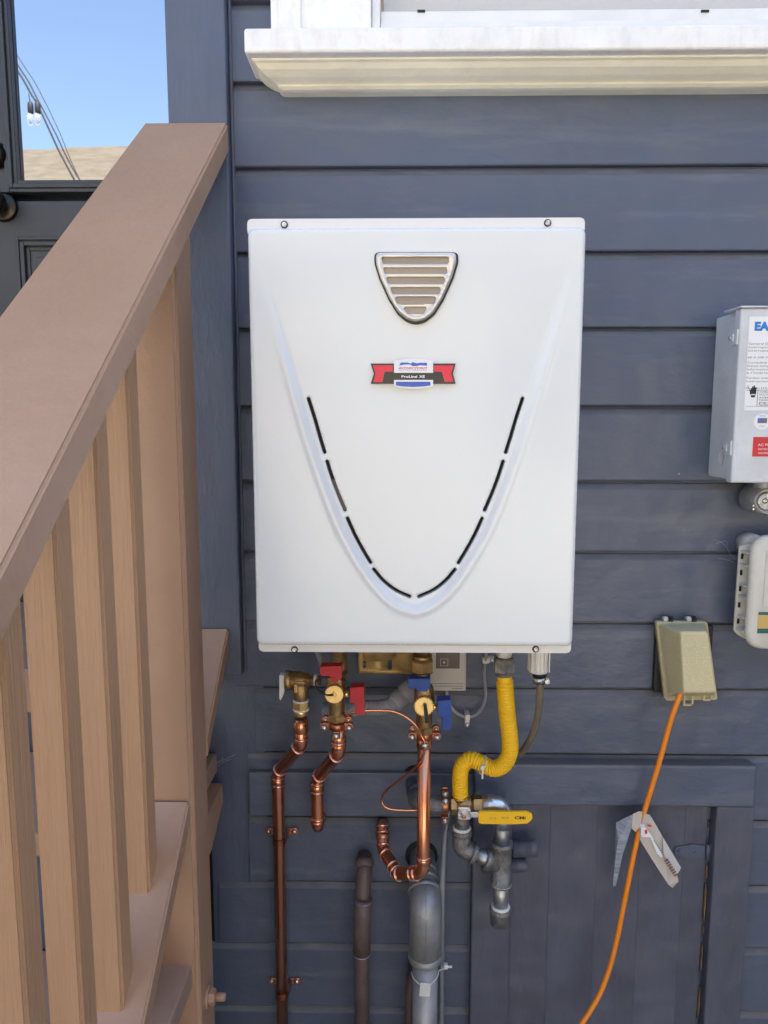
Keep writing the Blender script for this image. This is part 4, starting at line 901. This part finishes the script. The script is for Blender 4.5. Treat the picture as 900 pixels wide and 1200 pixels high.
for s_ in (-1, 1): b.box(clx-.006, clx+.006, VY-.010, VY-.003, Z0+s_*.024-.008, Z0+s_*.024+.006, .002); b.box(clx-.006, clx+.006, VY-.001, VY+.006, Z0+s_*.022-.010, Z0+s_*.022+.010, .002)
b.build('saddle', 'copper_dark', cg)
for dz, dz2 in ((.025, .0), (.014, .0), (-.024, 0)):
    b = MB(); b.lathe((clx, VY-.010 if abs(dz) > .02 else VY-.0135, Z0+dz), (.1, -1, 0), [(0, .0050), (.0012, .0056), (.003, .0048), (.005, .002)], 14); b.build('clamp_screw', 'screw', cg)
gpipe = thing('gas_pipe', at(588, 1000, VY), 'galvanised steel gas piping with tee, elbows and a capped drip leg', 'pipe')
nx = at(588.5, 975, VY).x
path = fillet([(e1.x-.003, VY, Z0), (nx, VY, Z0), (nx, VY, at(588, 968, VY).z)], .020, 12)
b = MB(); b.tube(path, lambda i, n: .0165 if .1 < i/n < .92 else .0175, 26); b.build('elbow', 'galv_b', gpipe)
z1_ = at(588, 968, VY).z; z2_ = at(588, 988, VY).z; z3_ = at(588, 1035, VY).z; z4_ = at(588, 1066, VY).z; z5_ = at(588, 1083, VY).z
b = MB(); b.lathe((nx, VY, z1_+.004), (0, 0, -1), [(0, .0133), (z1_-z2_+.006, .0133)], 24); b.build('nipple', 'galv', gpipe)
b = MB(); b.lathe((nx, VY, z3_+.006), (0, 0, -1), [(0, .0133), (z3_-z4_+.012, .0133)], 24); b.build('nipple', 'galv', gpipe)
def collar(t0, t1, r): return [(t0, r*.92), (t0+.001, r), (t1-.001, r), (t1, r*.92)]
L_ = z2_-z3_; b = MB(); b.lathe((nx, VY, z2_+.003), (0, 0, -1), [(0, .0178), (.001, .0192), (.009, .0192), (.011, .0172), (L_-.004, .0172), (L_-.003, .0192), (L_+.005, .0192), (L_+.006, .0178)], 28)
so_ = at(563, 1003, VY); tdr = Vector((-1, 0, .38)).normalized(); tc_ = Vector((nx, VY, at(588, 1013, VY).z)); b.lathe(tc_, tdr, [(0, .0165), (.022, .0165), (.023, .0188), (.030, .0188), (.031, .017)], 28); b.build('tee', 'galv_d', gpipe)
b = MB(); b.ring((nx, VY, z3_+.001), (0, 0, 1), .0186, .0045); b.ring((nx, VY, z4_+.006), (0, 0, 1), .0160, .006); b.build('thread_tape', 'tape', gpipe)
b = MB(); b.lathe((nx, VY, z4_+.004), (0, 0, -1), [(0, .0178), (.001, .0196), (.007, .0196), (.009, .0184), (z4_-z5_+.002, .0180), (z4_-z5_+.005, .014)], 12); b.build('pipe_cap', 'galv_d', gpipe)
# left elbow from below the valve to the tee
ex = at(541, 960, VY+.01).x; EY = VY+.006
el = [Vector((ex, EY, Z0-.008)), Vector((ex, EY, at(541, 995, EY).z)), tc_+tdr*.028]
el[1] = Vector((ex, EY, (tc_+tdr*((nx-ex)/-tdr.x*-1)).z if False else (tc_.z+(nx-ex)*.38)))
zt_ = at(541, 974, EY).z
b = MB(); b.lathe((ex, EY, Z0-.008), (0, 0, -1), [(0, .0130), (Z0-.008-zt_, .0130)], 22); b.build('nipple', 'galv_d', gpipe)
sub = [Vector((ex, EY, zt_)), Vector((ex, EY, el[1].z)), el[1]+(tc_-el[1]).normalized()*.022]
b = MB(); b.tube(fillet(sub, .02, 10), .0162, 24); b.lathe((ex, EY, zt_+.004), (0, 0, -1), collar(0, .010, .0190), 26); b.lathe(sub[2]-(tc_-el[1]).normalized()*.003, tc_-el[1], collar(0, .009, .0190), 26); b.build('elbow', 'galv_d', gpipe)
b = MB(); b.ring((ex, EY, zt_+.006), (0, 0, 1), .0155, .006); b.build('thread_tape', 'tape', gpipe)
b = MB(); b.lathe(sub[2], tc_-sub[2], [(0, .0133), ((tc_-sub[2]).length-.01, .0133)], 22); b.build('nipple', 'galv', gpipe)
# pipe from the clamp back to the wall, painted
wl = thing('wall_gas_elbow', at(487, 935, -.05), 'blue-painted pipe elbow coming out of the wall behind the bright copper pipe', 'pipe')
b = MB(); pe = fillet([(clx-.004, VY, Z0), (at(489, 943, VY).x, VY, Z0), (at(486, 920, VY).x, .0, at(486, 915, .0).z)], .03, 10); b.tube(pe, .0150, 22); b.build('tube', 'galv_d', wl)
b = MB(); q_ = Vector((at(489, 943, VY).x, VY, Z0)); b.lathe(q_+Vector((.022, 0, 0)), (-1, 0, 0), collar(0, .010, .0185), 24); dq = dirv(pe[-8], pe[-1]); b.lathe(pe[-1]-dq*.06, dq, collar(0, .014, .0195), 24); b.build('elbow_collar', 'blue_worn', wl)
b = MB(); p = at(487, 912, -.004); b.lathe((p.x, .001, p.z), (0, -1, 0), [(0, .024), (.004, .024), (.006, .018)], 26); b.build('wall_flange', 'gap', wl)

# --- PVC drain and clear tube
dv = thing('condensate_drain', at(631, 780, -.16), 'white plastic drain outlet with a hose clamp below the heater, at right', 'drain')
z0_, z1_ = at(631, 755, -.16).z, at(631, 788, -.16).z; dxx = at(631, 775, -.16).x
b = MB(); b.lathe((dxx, -.16, z0_+.02), (0, 0, -1), [(0, .0175), (z0_+.02-z1_-.005, .0175), (z0_+.02-z1_-.001, .0145), (z0_+.02-z1_, .012)], 12, smooth=False)
for k in range(5): b.box(dxx-.014+.007*k-.0008, dxx-.014+.007*k+.0008, -.1785, -.170, z1_+.006, z0_+.01, .0004)
b.build('outlet', 'pvc', dv)
z2_ = at(632, 800, -.16).z; b = MB(); b.lathe((dxx+.002, -.16, z1_), (0, 0, -1), [(0, .0115), (.004, .0115), (.005, .0095), (z1_-z2_, .0095)], 18); b.build('collar', 'rubber', dv)
zc = at(632, 796, -.16).z; b = MB(); b.lathe((dxx+.002, -.16, zc+.004), (0, 0, -1), [(0, .0106), (.008, .0106)], 20); b.box(dxx+.010, dxx+.016, -.168, -.155, zc-.004, zc+.005, .001); b.lathe((dxx+.013, -.168, zc), (0, -1, 0), [(0, .004), (.004, .004)], 8); b.build('hose_clamp', 'screw', dv)
b = MB(); b.tube(spline([at(633, 799, -.16), at(632.5, 815, -.16), at(631, 835, -.155), at(627, 853, -.145), at(619, 871, -.125), at(608, 884, -.10), at(590, 893, -.06), at(575, 897, -.01)], 10), .0063, 14); b.build('clear_hose', 'tube', dv)

# --- thin grey conduit down the wall
tl = thing('thin_conduit', at(520, 1000, -.06), 'thin grey metal conduit running down beside the fat grey pipe', 'conduit')
cx1 = at(518.5, 1040, -.07)
b = MB(); b.tube(spline([at(527, 948, -.07), at(524.5, 960, -.07), at(521, 985, -.07), at(519.3, 1010, -.07), cx1, Vector((cx1.x, -.07, .5)), Vector((cx1.x+.0005, -.07, .25)), Vector((cx1.x, -.07, .01))], 14), .0054, 14); b.build('tube', 'steel_tube', tl)

# --- brown pipe and big grey pipe
bp_t = thing('brown_pipe', at(426, 1010, -.03), 'dull brown painted vent pipe coming out of the wall, left of the curled copper foot', 'pipe')
xb_ = at(424, 1080, -.055).x
pw = at(427, 1000, .01)
path = fillet([pw, at(427, 1017, -.035), Vector((xb_, -.062, at(424, 1075, -.062).z)), Vector((xb_, -.062, .01))], [.02, .05], 12)
b = MB(); b.tube(path, .0138, 24); b.build('tube', 'brownpipe', bp_t)
b = MB(); b.ring(at(427, 1012, -.03), (0, -.7, -.7), .0175, .014); b.build('lumpy_collar', 'brownpipe', bp_t)
zc1, zc2 = at(424, 1062, -.06), at(424, 1117, -.062)
b = MB(); b.tube([at(426.4, 1053, -.058), at(425, 1070, -.061), Vector((xb_, -.062, at(424, 1090, -.062).z)), Vector((xb_, -.062, zc2.z))], .0160, 24); b.build('elbow', 'brownpipe', bp_t)
b = MB(); b.ring((xb_, -.062, zc2.z), (0, 0, 1), .0166, .0022); b.ring(at(426.2, 1056, -.058), (.02, -.1, -1), .0164, .0018); b.build('pale_seam', 'duct_pipe', bp_t)
gp_t = thing('grey_vent_pipe', at(497, 1050, -.05), 'fat weathered grey pipe with an elbow, coming out of a black hole in the wall', 'pipe')
hc_ = at(494, 1004, -.004)
b = MB(); b.lathe((hc_.x, .001, hc_.z), (0, -1, 0), [(0, .031), (.003, .031), (.0035, .028), (.0036, .002)], 32); b.build('wall_hole', 'gap', gp_t)
xg = at(498, 1120, -.085).x
inl = at(497.2, 1046, -.068); din = dirv(hc_, inl); kn_ = hc_+din*((.094+hc_.y)/-din.y)
kn_ = Vector((xg, -.094, kn_.z)); botm = Vector((xg, -.094, at(498, 1122, -.094).z))
b = MB(); b.tube([hc_+Vector((.001, .01, 0)), inl, kn_-din*.02], .0245, 30); b.tube([botm+Vector((0, 0, .01)), Vector((xg, -.094, .01))], .0228, 30); b.build('tube', 'duct_pipe', gp_t)
b = MB(); ep = fillet([kn_-din*.034, kn_+Vector((0, 0, .004)), botm], .045, 16); b.tube(ep, .0288, 34); b.build('elbow', 'duct_pipe', gp_t)
b = MB(); b.lathe(botm+Vector((0, 0, .010)), (0, 0, -1), [(0, .0288), (.002, .0306), (.009, .0310), (.013, .0295), (.016, .0235)], 34); b.build('elbow_bead', 'duct_pipe', gp_t)
b = MB(); b.lathe(kn_-din*.037, din, [(0, .0255), (.002, .0304), (.007, .0306), (.011, .0290)], 34); b.build('elbow_bead', 'duct_pipe', gp_t)
b = MB(); b.tube([p_+Vector((0, -.0289, .0)) if k > len(ep)*.6 else p_+Vector((0, -.0289*sin(pi/2*min(1, k/(len(ep)*.6))), .0289*cos(pi/2*min(1, k/(len(ep)*.6))))) for k, p_ in enumerate(ep)], .0009, 6); b.build('mould_seam', 'duct_pipe', gp_t)
b = MB(); b.ring(hc_+din*.030, din, .0258, .003); b.ring(hc_+din*.046, din, .0262, .005); b.build('pipe_seam', 'duct_pipe', gp_t)
# cable tie with a tag
zt_ = at(498, 1142, -.088).z; tie = thing('cable_tie', (xg, -.088, zt_), 'white cable tie with a blank tag binding the thin conduit to the fat grey pipe', 'cable tie')
b = MB(); pts = []
for k in range(0, 25):
    a = pi+pi*k/24; pts.append(Vector((xg+cos(a)*.0245, -.094+sin(a)*.0245, zt_+.009*abs(cos(a))+(.003 if cos(a) > 0 else 0)*cos(a))))
pts.append(Vector((cx1.x+.008, -.084, zt_+.012)))
b.tube(pts, .0016, 8, flat=.6); b.build('strap', 'pvc', tie)
b = MB(); b.box(cx1.x+.003, cx1.x+.010, -.086, -.078, zt_+.008, zt_+.017, .001); b.box(cx1.x+.010, cx1.x+.018, -.083, -.081, zt_+.009, zt_+.013, .0005); b.build('tie_head', 'pvc', tie)
b = MB(); b.box(xg-.0105, xg+.0085, -.1212, -.1198, zt_-.016, zt_+.010, .0008, rot=Matrix.Rotation(radians(4), 3, 'Y')); b.build('tag', 'pvc', tie)
# rusty pipe glimpsed behind
b = MB(); xr = at(479, 1170, -.045).x; b.tube(fillet([(xr+.014, .01, at(479, 1140, -.03).z), (xr+.004, -.05, at(479, 1150, -.04).z), (xr, -.052, .01)], .02, 8), .011, 16); o = b.build('rusty_pipe', 'brownpipe', loc=(xr, -.05, .2)); tag(o, 'rusty brown pipe half hidden behind the fat grey pipe', 'pipe')

# ================================================================== RIGHT HAND SIDE
# electrical disconnect
EY_ = -.115
f0, f1 = at(868, 361, EY_), at(854, 566, EY_)
ex0 = (f0.x+f1.x)/2+.0025; ex1 = ex0+.19; ez0, ez1 = f1.z, f0.z
eb = thing('disconnect_box', ((ex0+ex1)/2, 0, ez0), 'grey metal electrical disconnect box with warning labels, at the right edge', 'electrical box')
b = MB(); bz0, bz1 = at(834, 558, -.012).z, at(845, 372, -.012).z; b.box(ex0+.009, ex1-.009, -.104, -.001, bz0, bz1, .003); b.build('back_box', 'box', eb)
b = MB(); b.box(ex0, ex1, EY_, -.092, ez0, ez1, .0035, 3); cv = b.build('cover', 'box', eb)
b = MB(); b.box(ex0-.003, ex1+.003, EY_-.004, -.06, ez1+.0005, ez1+.003, .0006); b.build('rain_lip', 'box', eb)
for q in ((861, 395), (854, 525)):
    p = at(*q, -.105); b = MB(); b.box(ex0-.0022, ex0+.004, -.110, -.090, p.z-.012, p.z+.012, .0008); b.box(ex0-.0035, ex0+.002, -.098, -.082, p.z-.006, p.z+.006, .001); hk = b.build('latch', 'box', eb)
    b = MB(); b.lathe((ex0-.002, -.088, p.z), (-1, 0, 0), [(0, .003), (.003, .003)], 10); b.build('latch_pin', 'screw', hk)
kn = at(842, 530, -.06); b = MB(); b.lathe((ex0+.0095, -.055, bz0+.035), (-1, 0, 0), [(0, .0135), (.0014, .0135), (.0015, .0120), (.0008, .0115), (.0008, .002)], 24); b.build('knockout', 'box', eb)
ef = lambda x, y: at(x, y, EY_)
def edecal(P, m, nm, lift, par=cv, rd=0, label=None): return decal(P, m, nm, par, lift, fn=ef, Y=EY_, round_=rd, label=label)
lb0, lb1 = ef(878.5, 371), ef(871, 481); lw = .105
b = MB(); b.box(lb0.x, lb0.x+lw, EY_-.0004, EY_-.0002, lb1.z, lb0.z); sheet_ = b.build('label_sheet', 'white_ink', cv)
t_ = ef(884, 383); text('lettering', 'EATON', 'brand_blue', sheet_, (t_.x, EY_-.0007, t_.z), .0125, wid=.062, bold=.06, align='LEFT')
lines = [(403, 'General Duty Safety Switch'), (407, 'Interruptor de uso general'), (411, 'Interrupteur de sécurité'), (419, '60 A 240 V~ 60 Hz'), (425, 'Complete ratings inside'), (429, 'Datos completos adentro'), (433, 'Information complète'), (437, 'à l’intérieur'), (443, 'Further instructions available'), (447, 'Instrucciones adicionales'), (455, 'Made in U.S.A. / Fabricado en')]
for yy, s_ in lines:
    p = ef(878.2-(yy-371)*.068+1, yy); text('lettering', s_, 'ink_grey', sheet_, (p.x, EY_-.0007, p.z), .0032, wid=min(.082, .0032*len(s_)), align='LEFT')
za, zb = ef(873, 457).z, ef(872, 476).z
xa2 = lb0.x+.0005
b = MB(); b.box(lb0.x+.002, lb0.x+lw-.002, EY_-.0007, EY_-.0005, za-.0006, za); b.box(lb0.x+.002, lb0.x+lw-.002, EY_-.0007, EY_-.0005, zb-.0004, zb); b.box(lb0.x+.0195, lb0.x+.0201, EY_-.0007, EY_-.0005, zb, za-.0006); b.build('frame_line', 'ink', sheet_)
# shock-hazard hand
hp_ = lambda x, y: at(850+x/5.22, 350+y/5.22, EY_)
decal([(150, 560), (163, 545), (165, 535), (170, 533), (173, 545), (176, 530), (181, 530), (182, 548), (186, 540), (190, 542), (188, 575), (182, 590), (180, 604), (156, 604), (155, 590), (148, 580)], 'ink', 'hand_symbol', sheet_, .0007, fn=hp_, Y=EY_)
b = MB(); b.tube([hp_(*k) for k in ((132, 530), (140, 535), (136, 548), (148, 552), (144, 562), (154, 570))], .0006, 6); b.build('spark_symbol', 'ink', sheet_)
decal([(157, 584), (179, 584), (179, 590), (157, 590)], 'white_ink', 'hand_cuff', sheet_, .0009, fn=hp_, Y=EY_)
for yy, s_ in ((459.5, 'WARNING HAZARDOUS'), (462.5, 'VOLTAGE CAN SHOCK'), (466, 'AVERTISSEMENT'), (469, 'TENSION DANGEREUSE'), (472.5, 'PELIGRO'), (475, 'TENSION PELIGROSA')):
    p = ef(888, yy-2.0+2); text('lettering', s_, 'ink', sheet_, (lb0.x+.022, EY_-.0007, p.z), .0026, wid=.052, align='LEFT')
sc0 = ef(893, 494); b = MB(); b.lathe((sc0.x, EY_-.0001, sc0.z), (0, -1, 0), [(0, .0130), (.0004, .0130)], 36); stk = b.build('round_sticker', 'white_ink', cv)
b = MB(); b.box(sc0.x-.0075, sc0.x+.0075, EY_-.0009, EY_-.0007, sc0.z-.0025, sc0.z+.0055); b.build('flag_field', 'ink_grey', stk)
b = MB(); b.box(sc0.x-.0075, sc0.x-.0005, EY_-.0012, EY_-.0010, sc0.z+.0005, sc0.z+.0055); b.build('flag_canton', 'badge_blue', stk)
text('lettering', 'U.S.A.', 'ink_grey', stk, (sc0.x, EY_-.0008, sc0.z-.0075), .0022, wid=.009); text('lettering', 'MADE IN', 'ink_grey', stk, (sc0.x, EY_-.0008, sc0.z+.0088), .0018, wid=.010)
r0, r1 = ef(883.5, 512), ef(881, 535); b = MB(); b.box(r0.x-.001, r0.x+.10, EY_-.0006, EY_-.0001, r1.z, r0.z, .0001); rs = b.build('warning_label', 'sign_red', cv)
for yy, s_, h_, w_ in ((521.5, 'AC PHOTOVOLTAIC', .0042, .062), (526.5, 'RATED AC OUTPUT CURRENT', .0028, .068), (531, 'NOMINAL OPERATING VOLTAGE', .0028, .070)):
    p = ef(888, yy); text('lettering', s_, 'white_ink', rs, (p.x, EY_-.0008, p.z), h_, wid=w_, align='LEFT')
# conduit fitting under the box
fc = thing('conduit_fitting', at(893, 588, -.045), 'round grey conduit fitting between the two boxes at the right edge', 'fitting')
p = at(894, 586, -.05); b = MB(); b.lathe((p.x, -.05, bz0+.004), (0, 0, -1), [(0, .016), (bz0-p.z-.008, .016)], 24); b.lathe((p.x, -.012, p.z), (0, -1, 0), [(0, .0235), (.004, .026), (.046, .026), (.052, .0225), (.056, .021)], 30); b.build('fitting_body', 'duct_pipe', fc)
b = MB(); b.lathe((p.x-.004, -.068, p.z), (0, -1, 0), [(0, .0155), (.004, .0155), (.005, .013)], 24); b.build('fitting_cap', 'galv', fc)
b = MB(); b.lathe((p.x-.008, -.0725, p.z+.001), (0, -1, 0), [(0, .005), (.002, .0045), (.003, .002)], 14); b.build('screw', 'screw', fc)
for dz in (-.008, -.014, .0): b = MB(); b.lathe((p.x-.021, -.062, p.z+dz), (-.4, -1, 0), [(0, .0018), (.002, .0014)], 8); b.build('rivet', 'screw', fc)
# beige network box
NYb = -.085
nl = at(885, 640, NYb); c0_ = [at(*k, NYb) for k in ((900, 625), (888, 632), (880, 650), (876, 700), (874, 735), (882, 752), (900, 763))]
nx0 = at(878, 700, NYb).x; nz1_, nz0_ = at(890, 626, NYb).z, at(890, 763, NYb).z
nbx = thing('utility_box', (nx0+.07, 0, nz0_), 'rounded beige plastic utility box with hinge ribs and a yellow stripe, at the right edge', 'utility box')
def rr_(x0, x1, z0, z1, r): return roundpoly([(x0, z0), (x1, z0), (x1, z1), (x0, z1)], r, 8)
b = MB(); rings = []
for (yy, ins) in ((-.0015, .030), (-.042, .026), (-.048, .018), (-.066, .009), (-.076, .004), (-.083, .007), (NYb-.001, .014)):
    rings.append([(x, yy, z) for x, z in rr_(nx0-.004+ins, nx0+.15-ins, nz0_+ins*.5, nz1_-ins*.5, .034-ins*.4)])
loft(b, rings); 
for f in b.bm.faces: f.smooth = True
b.build('shell', 'plastic', nbx)
hz = [at(870, y, -.06).z for y in (642, 668, 686, 706, 724, 744)]
b = MB(); hxo = at(861.5, 700, -.045).x
b.prism(roundpoly([(hxo, hz[-1]+.004), (hxo+.008, hz[-1]-.004), (hxo+.022, hz[-1]-.012), (hxo+.022, hz[0]+.006), (hxo+.001, hz[0]+.001)], .002), -.048, -.044, .0008); fl = b.build('hinge_flange', 'plastic', nbx)
for i, y in enumerate((645, 660, 683, 697, 720, 735)):
    z = at(866, y, -.05).z; b = MB(); b.extr([(-.0455, z), (-.071, z-.0005), (-.071, z-.0025), (-.0455, z-.0028)], hxo+.003, nx0+.014); b.build('hinge_rib', 'plastic', nbx)
for i, y in enumerate((652, 671, 690, 709, 728)):
    z = at(866, y, -.05).z; b = MB(); b.box(hxo+.004, hxo+.0075, -.0505, -.0478, z-.0045, z+.0045, .0004); b.build('hinge_slot', 'gap', nbx)
zS0, zS1 = at(893, 742, NYb).z, at(893, 717, NYb).z
b = MB(); b.box(nx0+.0165, nx0+.12, NYb-.0014, NYb-.0011, zS0, zS1); sl_ = b.build('sticker', 'mk' if False else 'ink_grey', nbx)
M['green'] = mat('green_print', (.02, .12, .11), .5); sl_.data.materials[0] = M['green']
b = MB(); b.box(nx0+.0165, nx0+.12, NYb-.0018, NYb-.0015, zS0+.0085, zS1-.005); M['gold'] = mat('gold_print', (.62, .42, .13), .5); b.build('stripe', 'gold', sl_)
b = MB(); zq0, zq1 = at(898, 711, NYb).z, at(898, 645, NYb).z; b.box(nx0+.0225, nx0+.118, NYb-.0030, NYb-.0012, zq0, zq1, .0008); b.build('lid_panel', 'plastic', nbx)
b = MB(); b.lathe((nx0+.028, -.002, at(872, 640, -.02).z+.004), (0, -1, 0), [(0, .019), (.03, .019), (.034, .016)], 24); b.build('rear_knockout', 'plastic', nbx)

# outlet cover with the orange cord
oc = thing('outlet_cover', at(805, 775, -.03), 'clouded yellow plastic bubble cover over an outdoor outlet', 'outlet cover')
b = MB(); A_, B_ = at(769.5, 733, -.012), at(832, 812, -.012); b.box(A_.x, B_.x, -.012, .0, B_.z, A_.z, .003); b.build('gasket_plate', 'rubber', oc)
flc = [(770, 730, -.014), (826, 729, -.014), (834, 816, -.014), (778, 818, -.014)]
def quad(P, r): return P
b = MB()
L1 = [at(*k) for k in ((769.5, 729, -.022), (829, 729, -.022), (841, 820, -.034), (780, 821, -.034))]
L0 = [Vector((p.x, p.y+.016, p.z)) for p in L1]
L2 = [at(*k) for k in ((773, 732, -.030), (826, 731, -.030), (838, 815, -.048), (784, 816, -.048))]
L3 = [at(*k) for k in ((797, 740, -.088), (829, 740, -.088), (839, 812, -.094), (801, 812, -.094))]
L2b = [L2[i].lerp(L3[i], .10) for i in range(4)]; L2c = [L2[i].lerp(L3[i], .9) for i in range(4)]
Lc = sum(L3, Vector())/4
rings = [L0, L1, [p.lerp(sum(L1, Vector())/4, .02) for p in L1], L2, L2b, L2c, L3, [p.lerp(Lc, .06)+Vector((0, -.0015, 0)) for p in L3]]
def rquad(Q, r, n=5):
    out = []
    for i in range(4):
        p, a, c = Q[i], Q[i-1]-Q[i], Q[(i+1) % 4]-Q[i]; a.normalize(); c.normalize(); p0, p1 = p+a*r, p+c*r
        for k in range(n+1): u = k/n; out.append(p0*(1-u)**2+p*2*u*(1-u)+p1*u*u)
    return out
R_ = [rquad(q_, r_) for q_, r_ in zip(rings, (.005, .005, .005, .005, .005, .006, .006, .006))]
loft(b, [[tuple(v) for v in r_] for r_ in R_])
for f in b.bm.faces: f.smooth = len(f.verts) == 4
b.build('bubble_lid', 'cloudy', oc)
for px in (779, 806):
    p = at(px, 727, -.012); b = MB(); b.tube([(p.x-.005, -.016, p.z+.003), (p.x+.003, -.016, p.z+.003)], .0055, 12); b.box(p.x-.005, p.x+.002, -.018, -.010, p.z-.010, p.z+.003, .001); hg = b.build('hinge_knuckle', 'plastic', oc)
    b = MB()
    for k in range(4): x = p.x+.0045+k*.0022; b.tube([(x, -.016+.0055*cos(a), p.z+.003+.0055*sin(a)) for a in [2*pi*j/12 for j in range(13)]], .0007, 6, caps=False)
    b.build('hinge_spring', 'rubber', hg)
for (x0, x1, y0, y1) in ((801, 812, 815, 827), (824, 834, 816, 821)):
    a_, c_ = at(x0, y0, -.045), at(x1, y1, -.045); b = MB(); b.box(a_.x, a_.x+.003, -.047, -.043, c_.z, a_.z+.004, .0006); b.box(c_.x-.003, c_.x, -.047, -.043, c_.z+.003, a_.z+.004, .0006); b.box(a_.x+.003, c_.x-.003, -.047, -.043, c_.z, c_.z+.003, .0006); b.build('padlock_tab', 'cloudy', oc)
cp = [(803, 790, -.060), (800, 803, -.070), (795.5, 818, -.075), (788, 838, -.075), (781, 862, -.07), (772, 895, -.065), (762, 928, -.06), (752, 962, -.058), (744, 995, -.058), (737, 1030, -.06), (730, 1065, -.06), (723, 1100, -.062), (715, 1132, -.066), (704, 1162, -.072), (692, 1184, -.078), (680, 1202, -.085), (664, 1224, -.095), (640, 1252, -.11), (610, 1275, -.13)]
P_ = [at(*k) for k in cp]; P_.append(Vector((P_[-1].x-.08, -.16, .02))); P_.append(Vector((P_[-1].x-.2, -.25, .008)))
b = MB(); b.tube(spline(P_, 10), .0046, 14); o = b.build('extension_cord', 'orange', loc=at(760, 930, -.06)); tag(o, 'orange extension cord hanging from the clouded outlet cover', 'cord')
# paper and plastic tag round the cord
tg = thing('cord_tag', at(752, 965, -.06), 'crumpled paper and foil tag taped round the orange cord', 'tag')
def ppx(x, y): return (690+x/6.0, 930+y/6.0)
def foil(P, ys, m, nm, th=.0006):
    pts = [at(*ppx(*k), y) for k, y in zip(P, ys)]; n = len(pts)
    b = MB(); v = [b.bm.verts.new(p) for p in pts]; u = [b.bm.verts.new(p+Vector((0, th, 0))) for p in pts]; c = sum(pts, Vector())/n
    F = b.bm.faces.new(v); G = b.bm.faces.new(u[::-1])
    for i in range(n): b.bm.faces.new((v[i], u[i], u[(i+1) % n], v[(i+1) % n]))
    r = bmesh.ops.triangulate(b.bm, faces=[F, G]); bmesh.ops.subdivide_edges(b.bm, edges=list(b.bm.edges), cuts=2, use_grid_fill=True)
    rn = random.Random(len(P))
    return b.build(nm, m, tg)
foil([(192, 205), (310, 145), (300, 240), (260, 340), (235, 440), (210, 560), (190, 650), (172, 652), (172, 610), (185, 480), (205, 330)], [-.05, -.066, -.064, -.056, -.055, -.05, -.045, -.045, -.047, -.055, -.060], 'paper_b', 'streamer')
foil([(310, 145), (350, 126), (378, 128), (366, 220), (330, 270), (302, 245)], [-.0655, -.067, -.066, -.064, -.063, -.064], 'paper', 'fold')
foil([(395, 140), (430, 150), (470, 215), (520, 305), (590, 430), (575, 560), (625, 590), (632, 618), (600, 630), (588, 664), (560, 640), (500, 550), (430, 440), (365, 335), (355, 300), (372, 200)], [-.063, -.062, -.060, -.056, -.054, -.050, -.050, -.048, -.052, -.048, -.055, -.055, -.058, -.062, -.063, -.064], 'paper', 'flap')
foil([(520, 305), (648, 520), (640, 540), (612, 580), (560, 470), (528, 440)], [-.062, -.050, -.050, -.055, -.060, -.062], 'paper_w', 'flap')
foil([(372, 228), (400, 238), (450, 308), (378, 306), (366, 290)], [-.069, -.069, -.068, -.069, -.0695], 'white_ink', 'white_tab')
foil([(392, 258), (410, 255), (413, 280), (396, 286)], [-.071, -.071, -.071, -.071], 'badge_red', 'red_mark', .0002)
foil([(408, 218), (440, 222), (444, 236), (415, 232)], [-.066]*4, 'badge_red', 'red_mark', .0002)
foil([(432, 306), (450, 312), (520, 440), (510, 452), (480, 420)], [-.068, -.067, -.064, -.064, -.067], 'white_ink', 'printed_strip', .0003)
for k in range(7):
    x, y = 455+k*10.5, 330+k*16; foil([(x, y), (x+10, y+2), (x+14, y+9), (x+4, y+8)], [-.0685]*4, 'ink_grey', 'print_mark', .0002)
for k in range(7):
    x, y = 528+k*11, 462+k*17; foil([(x, y+10), (x+28, y-4), (x+34, y+4), (x+10, y+22)], [-.0655]*4, 'ink_grey' if k % 2 else 'copper_dark', 'crinkle', .0004)
c = at(*ppx(368, 222), -.06); b = MB(); b.lathe(c, Vector((.22, 0, 1)), [(-.0035, .0056), (.0035, .0056)], 16); b.build('tape_band', 'white_ink', tg)

# cobweb wisps
def web(segs, Y, label):
    b = MB()
    for sg in segs: b.tube(spline([at(x, y, Y+dy) for x, y, dy in sg], 4), .00014, 4, caps=False)
    o = b.build('cobweb', 'tape', loc=at(segs[0][0][0], segs[0][0][1], Y)); o['kind'] = 'stuff'; o['label'] = label; o['category'] = 'cobweb'; return o
web([[(247, 893, 0), (258, 892, -.01), (266, 889, -.02), (276, 884, -.012)], [(246, 899, 0), (256, 894, -.01), (262, 888, -.01)], [(250, 902, 0), (262, 893, -.014), (271, 890, -.01)]], -.03, 'wispy cobweb between the stair tread and the blue wall')
web([[(836, 632, 0), (846, 636, -.004), (852, 642, -.004), (856, 650, -.003), (861, 655, -.01)], [(842, 654, 0), (852, 656, -.004), (862, 660, -.012)], [(839, 637, 0), (850, 634, -.004), (853, 640, 0)]], -.004, 'wispy cobweb on the siding left of the beige utility box')
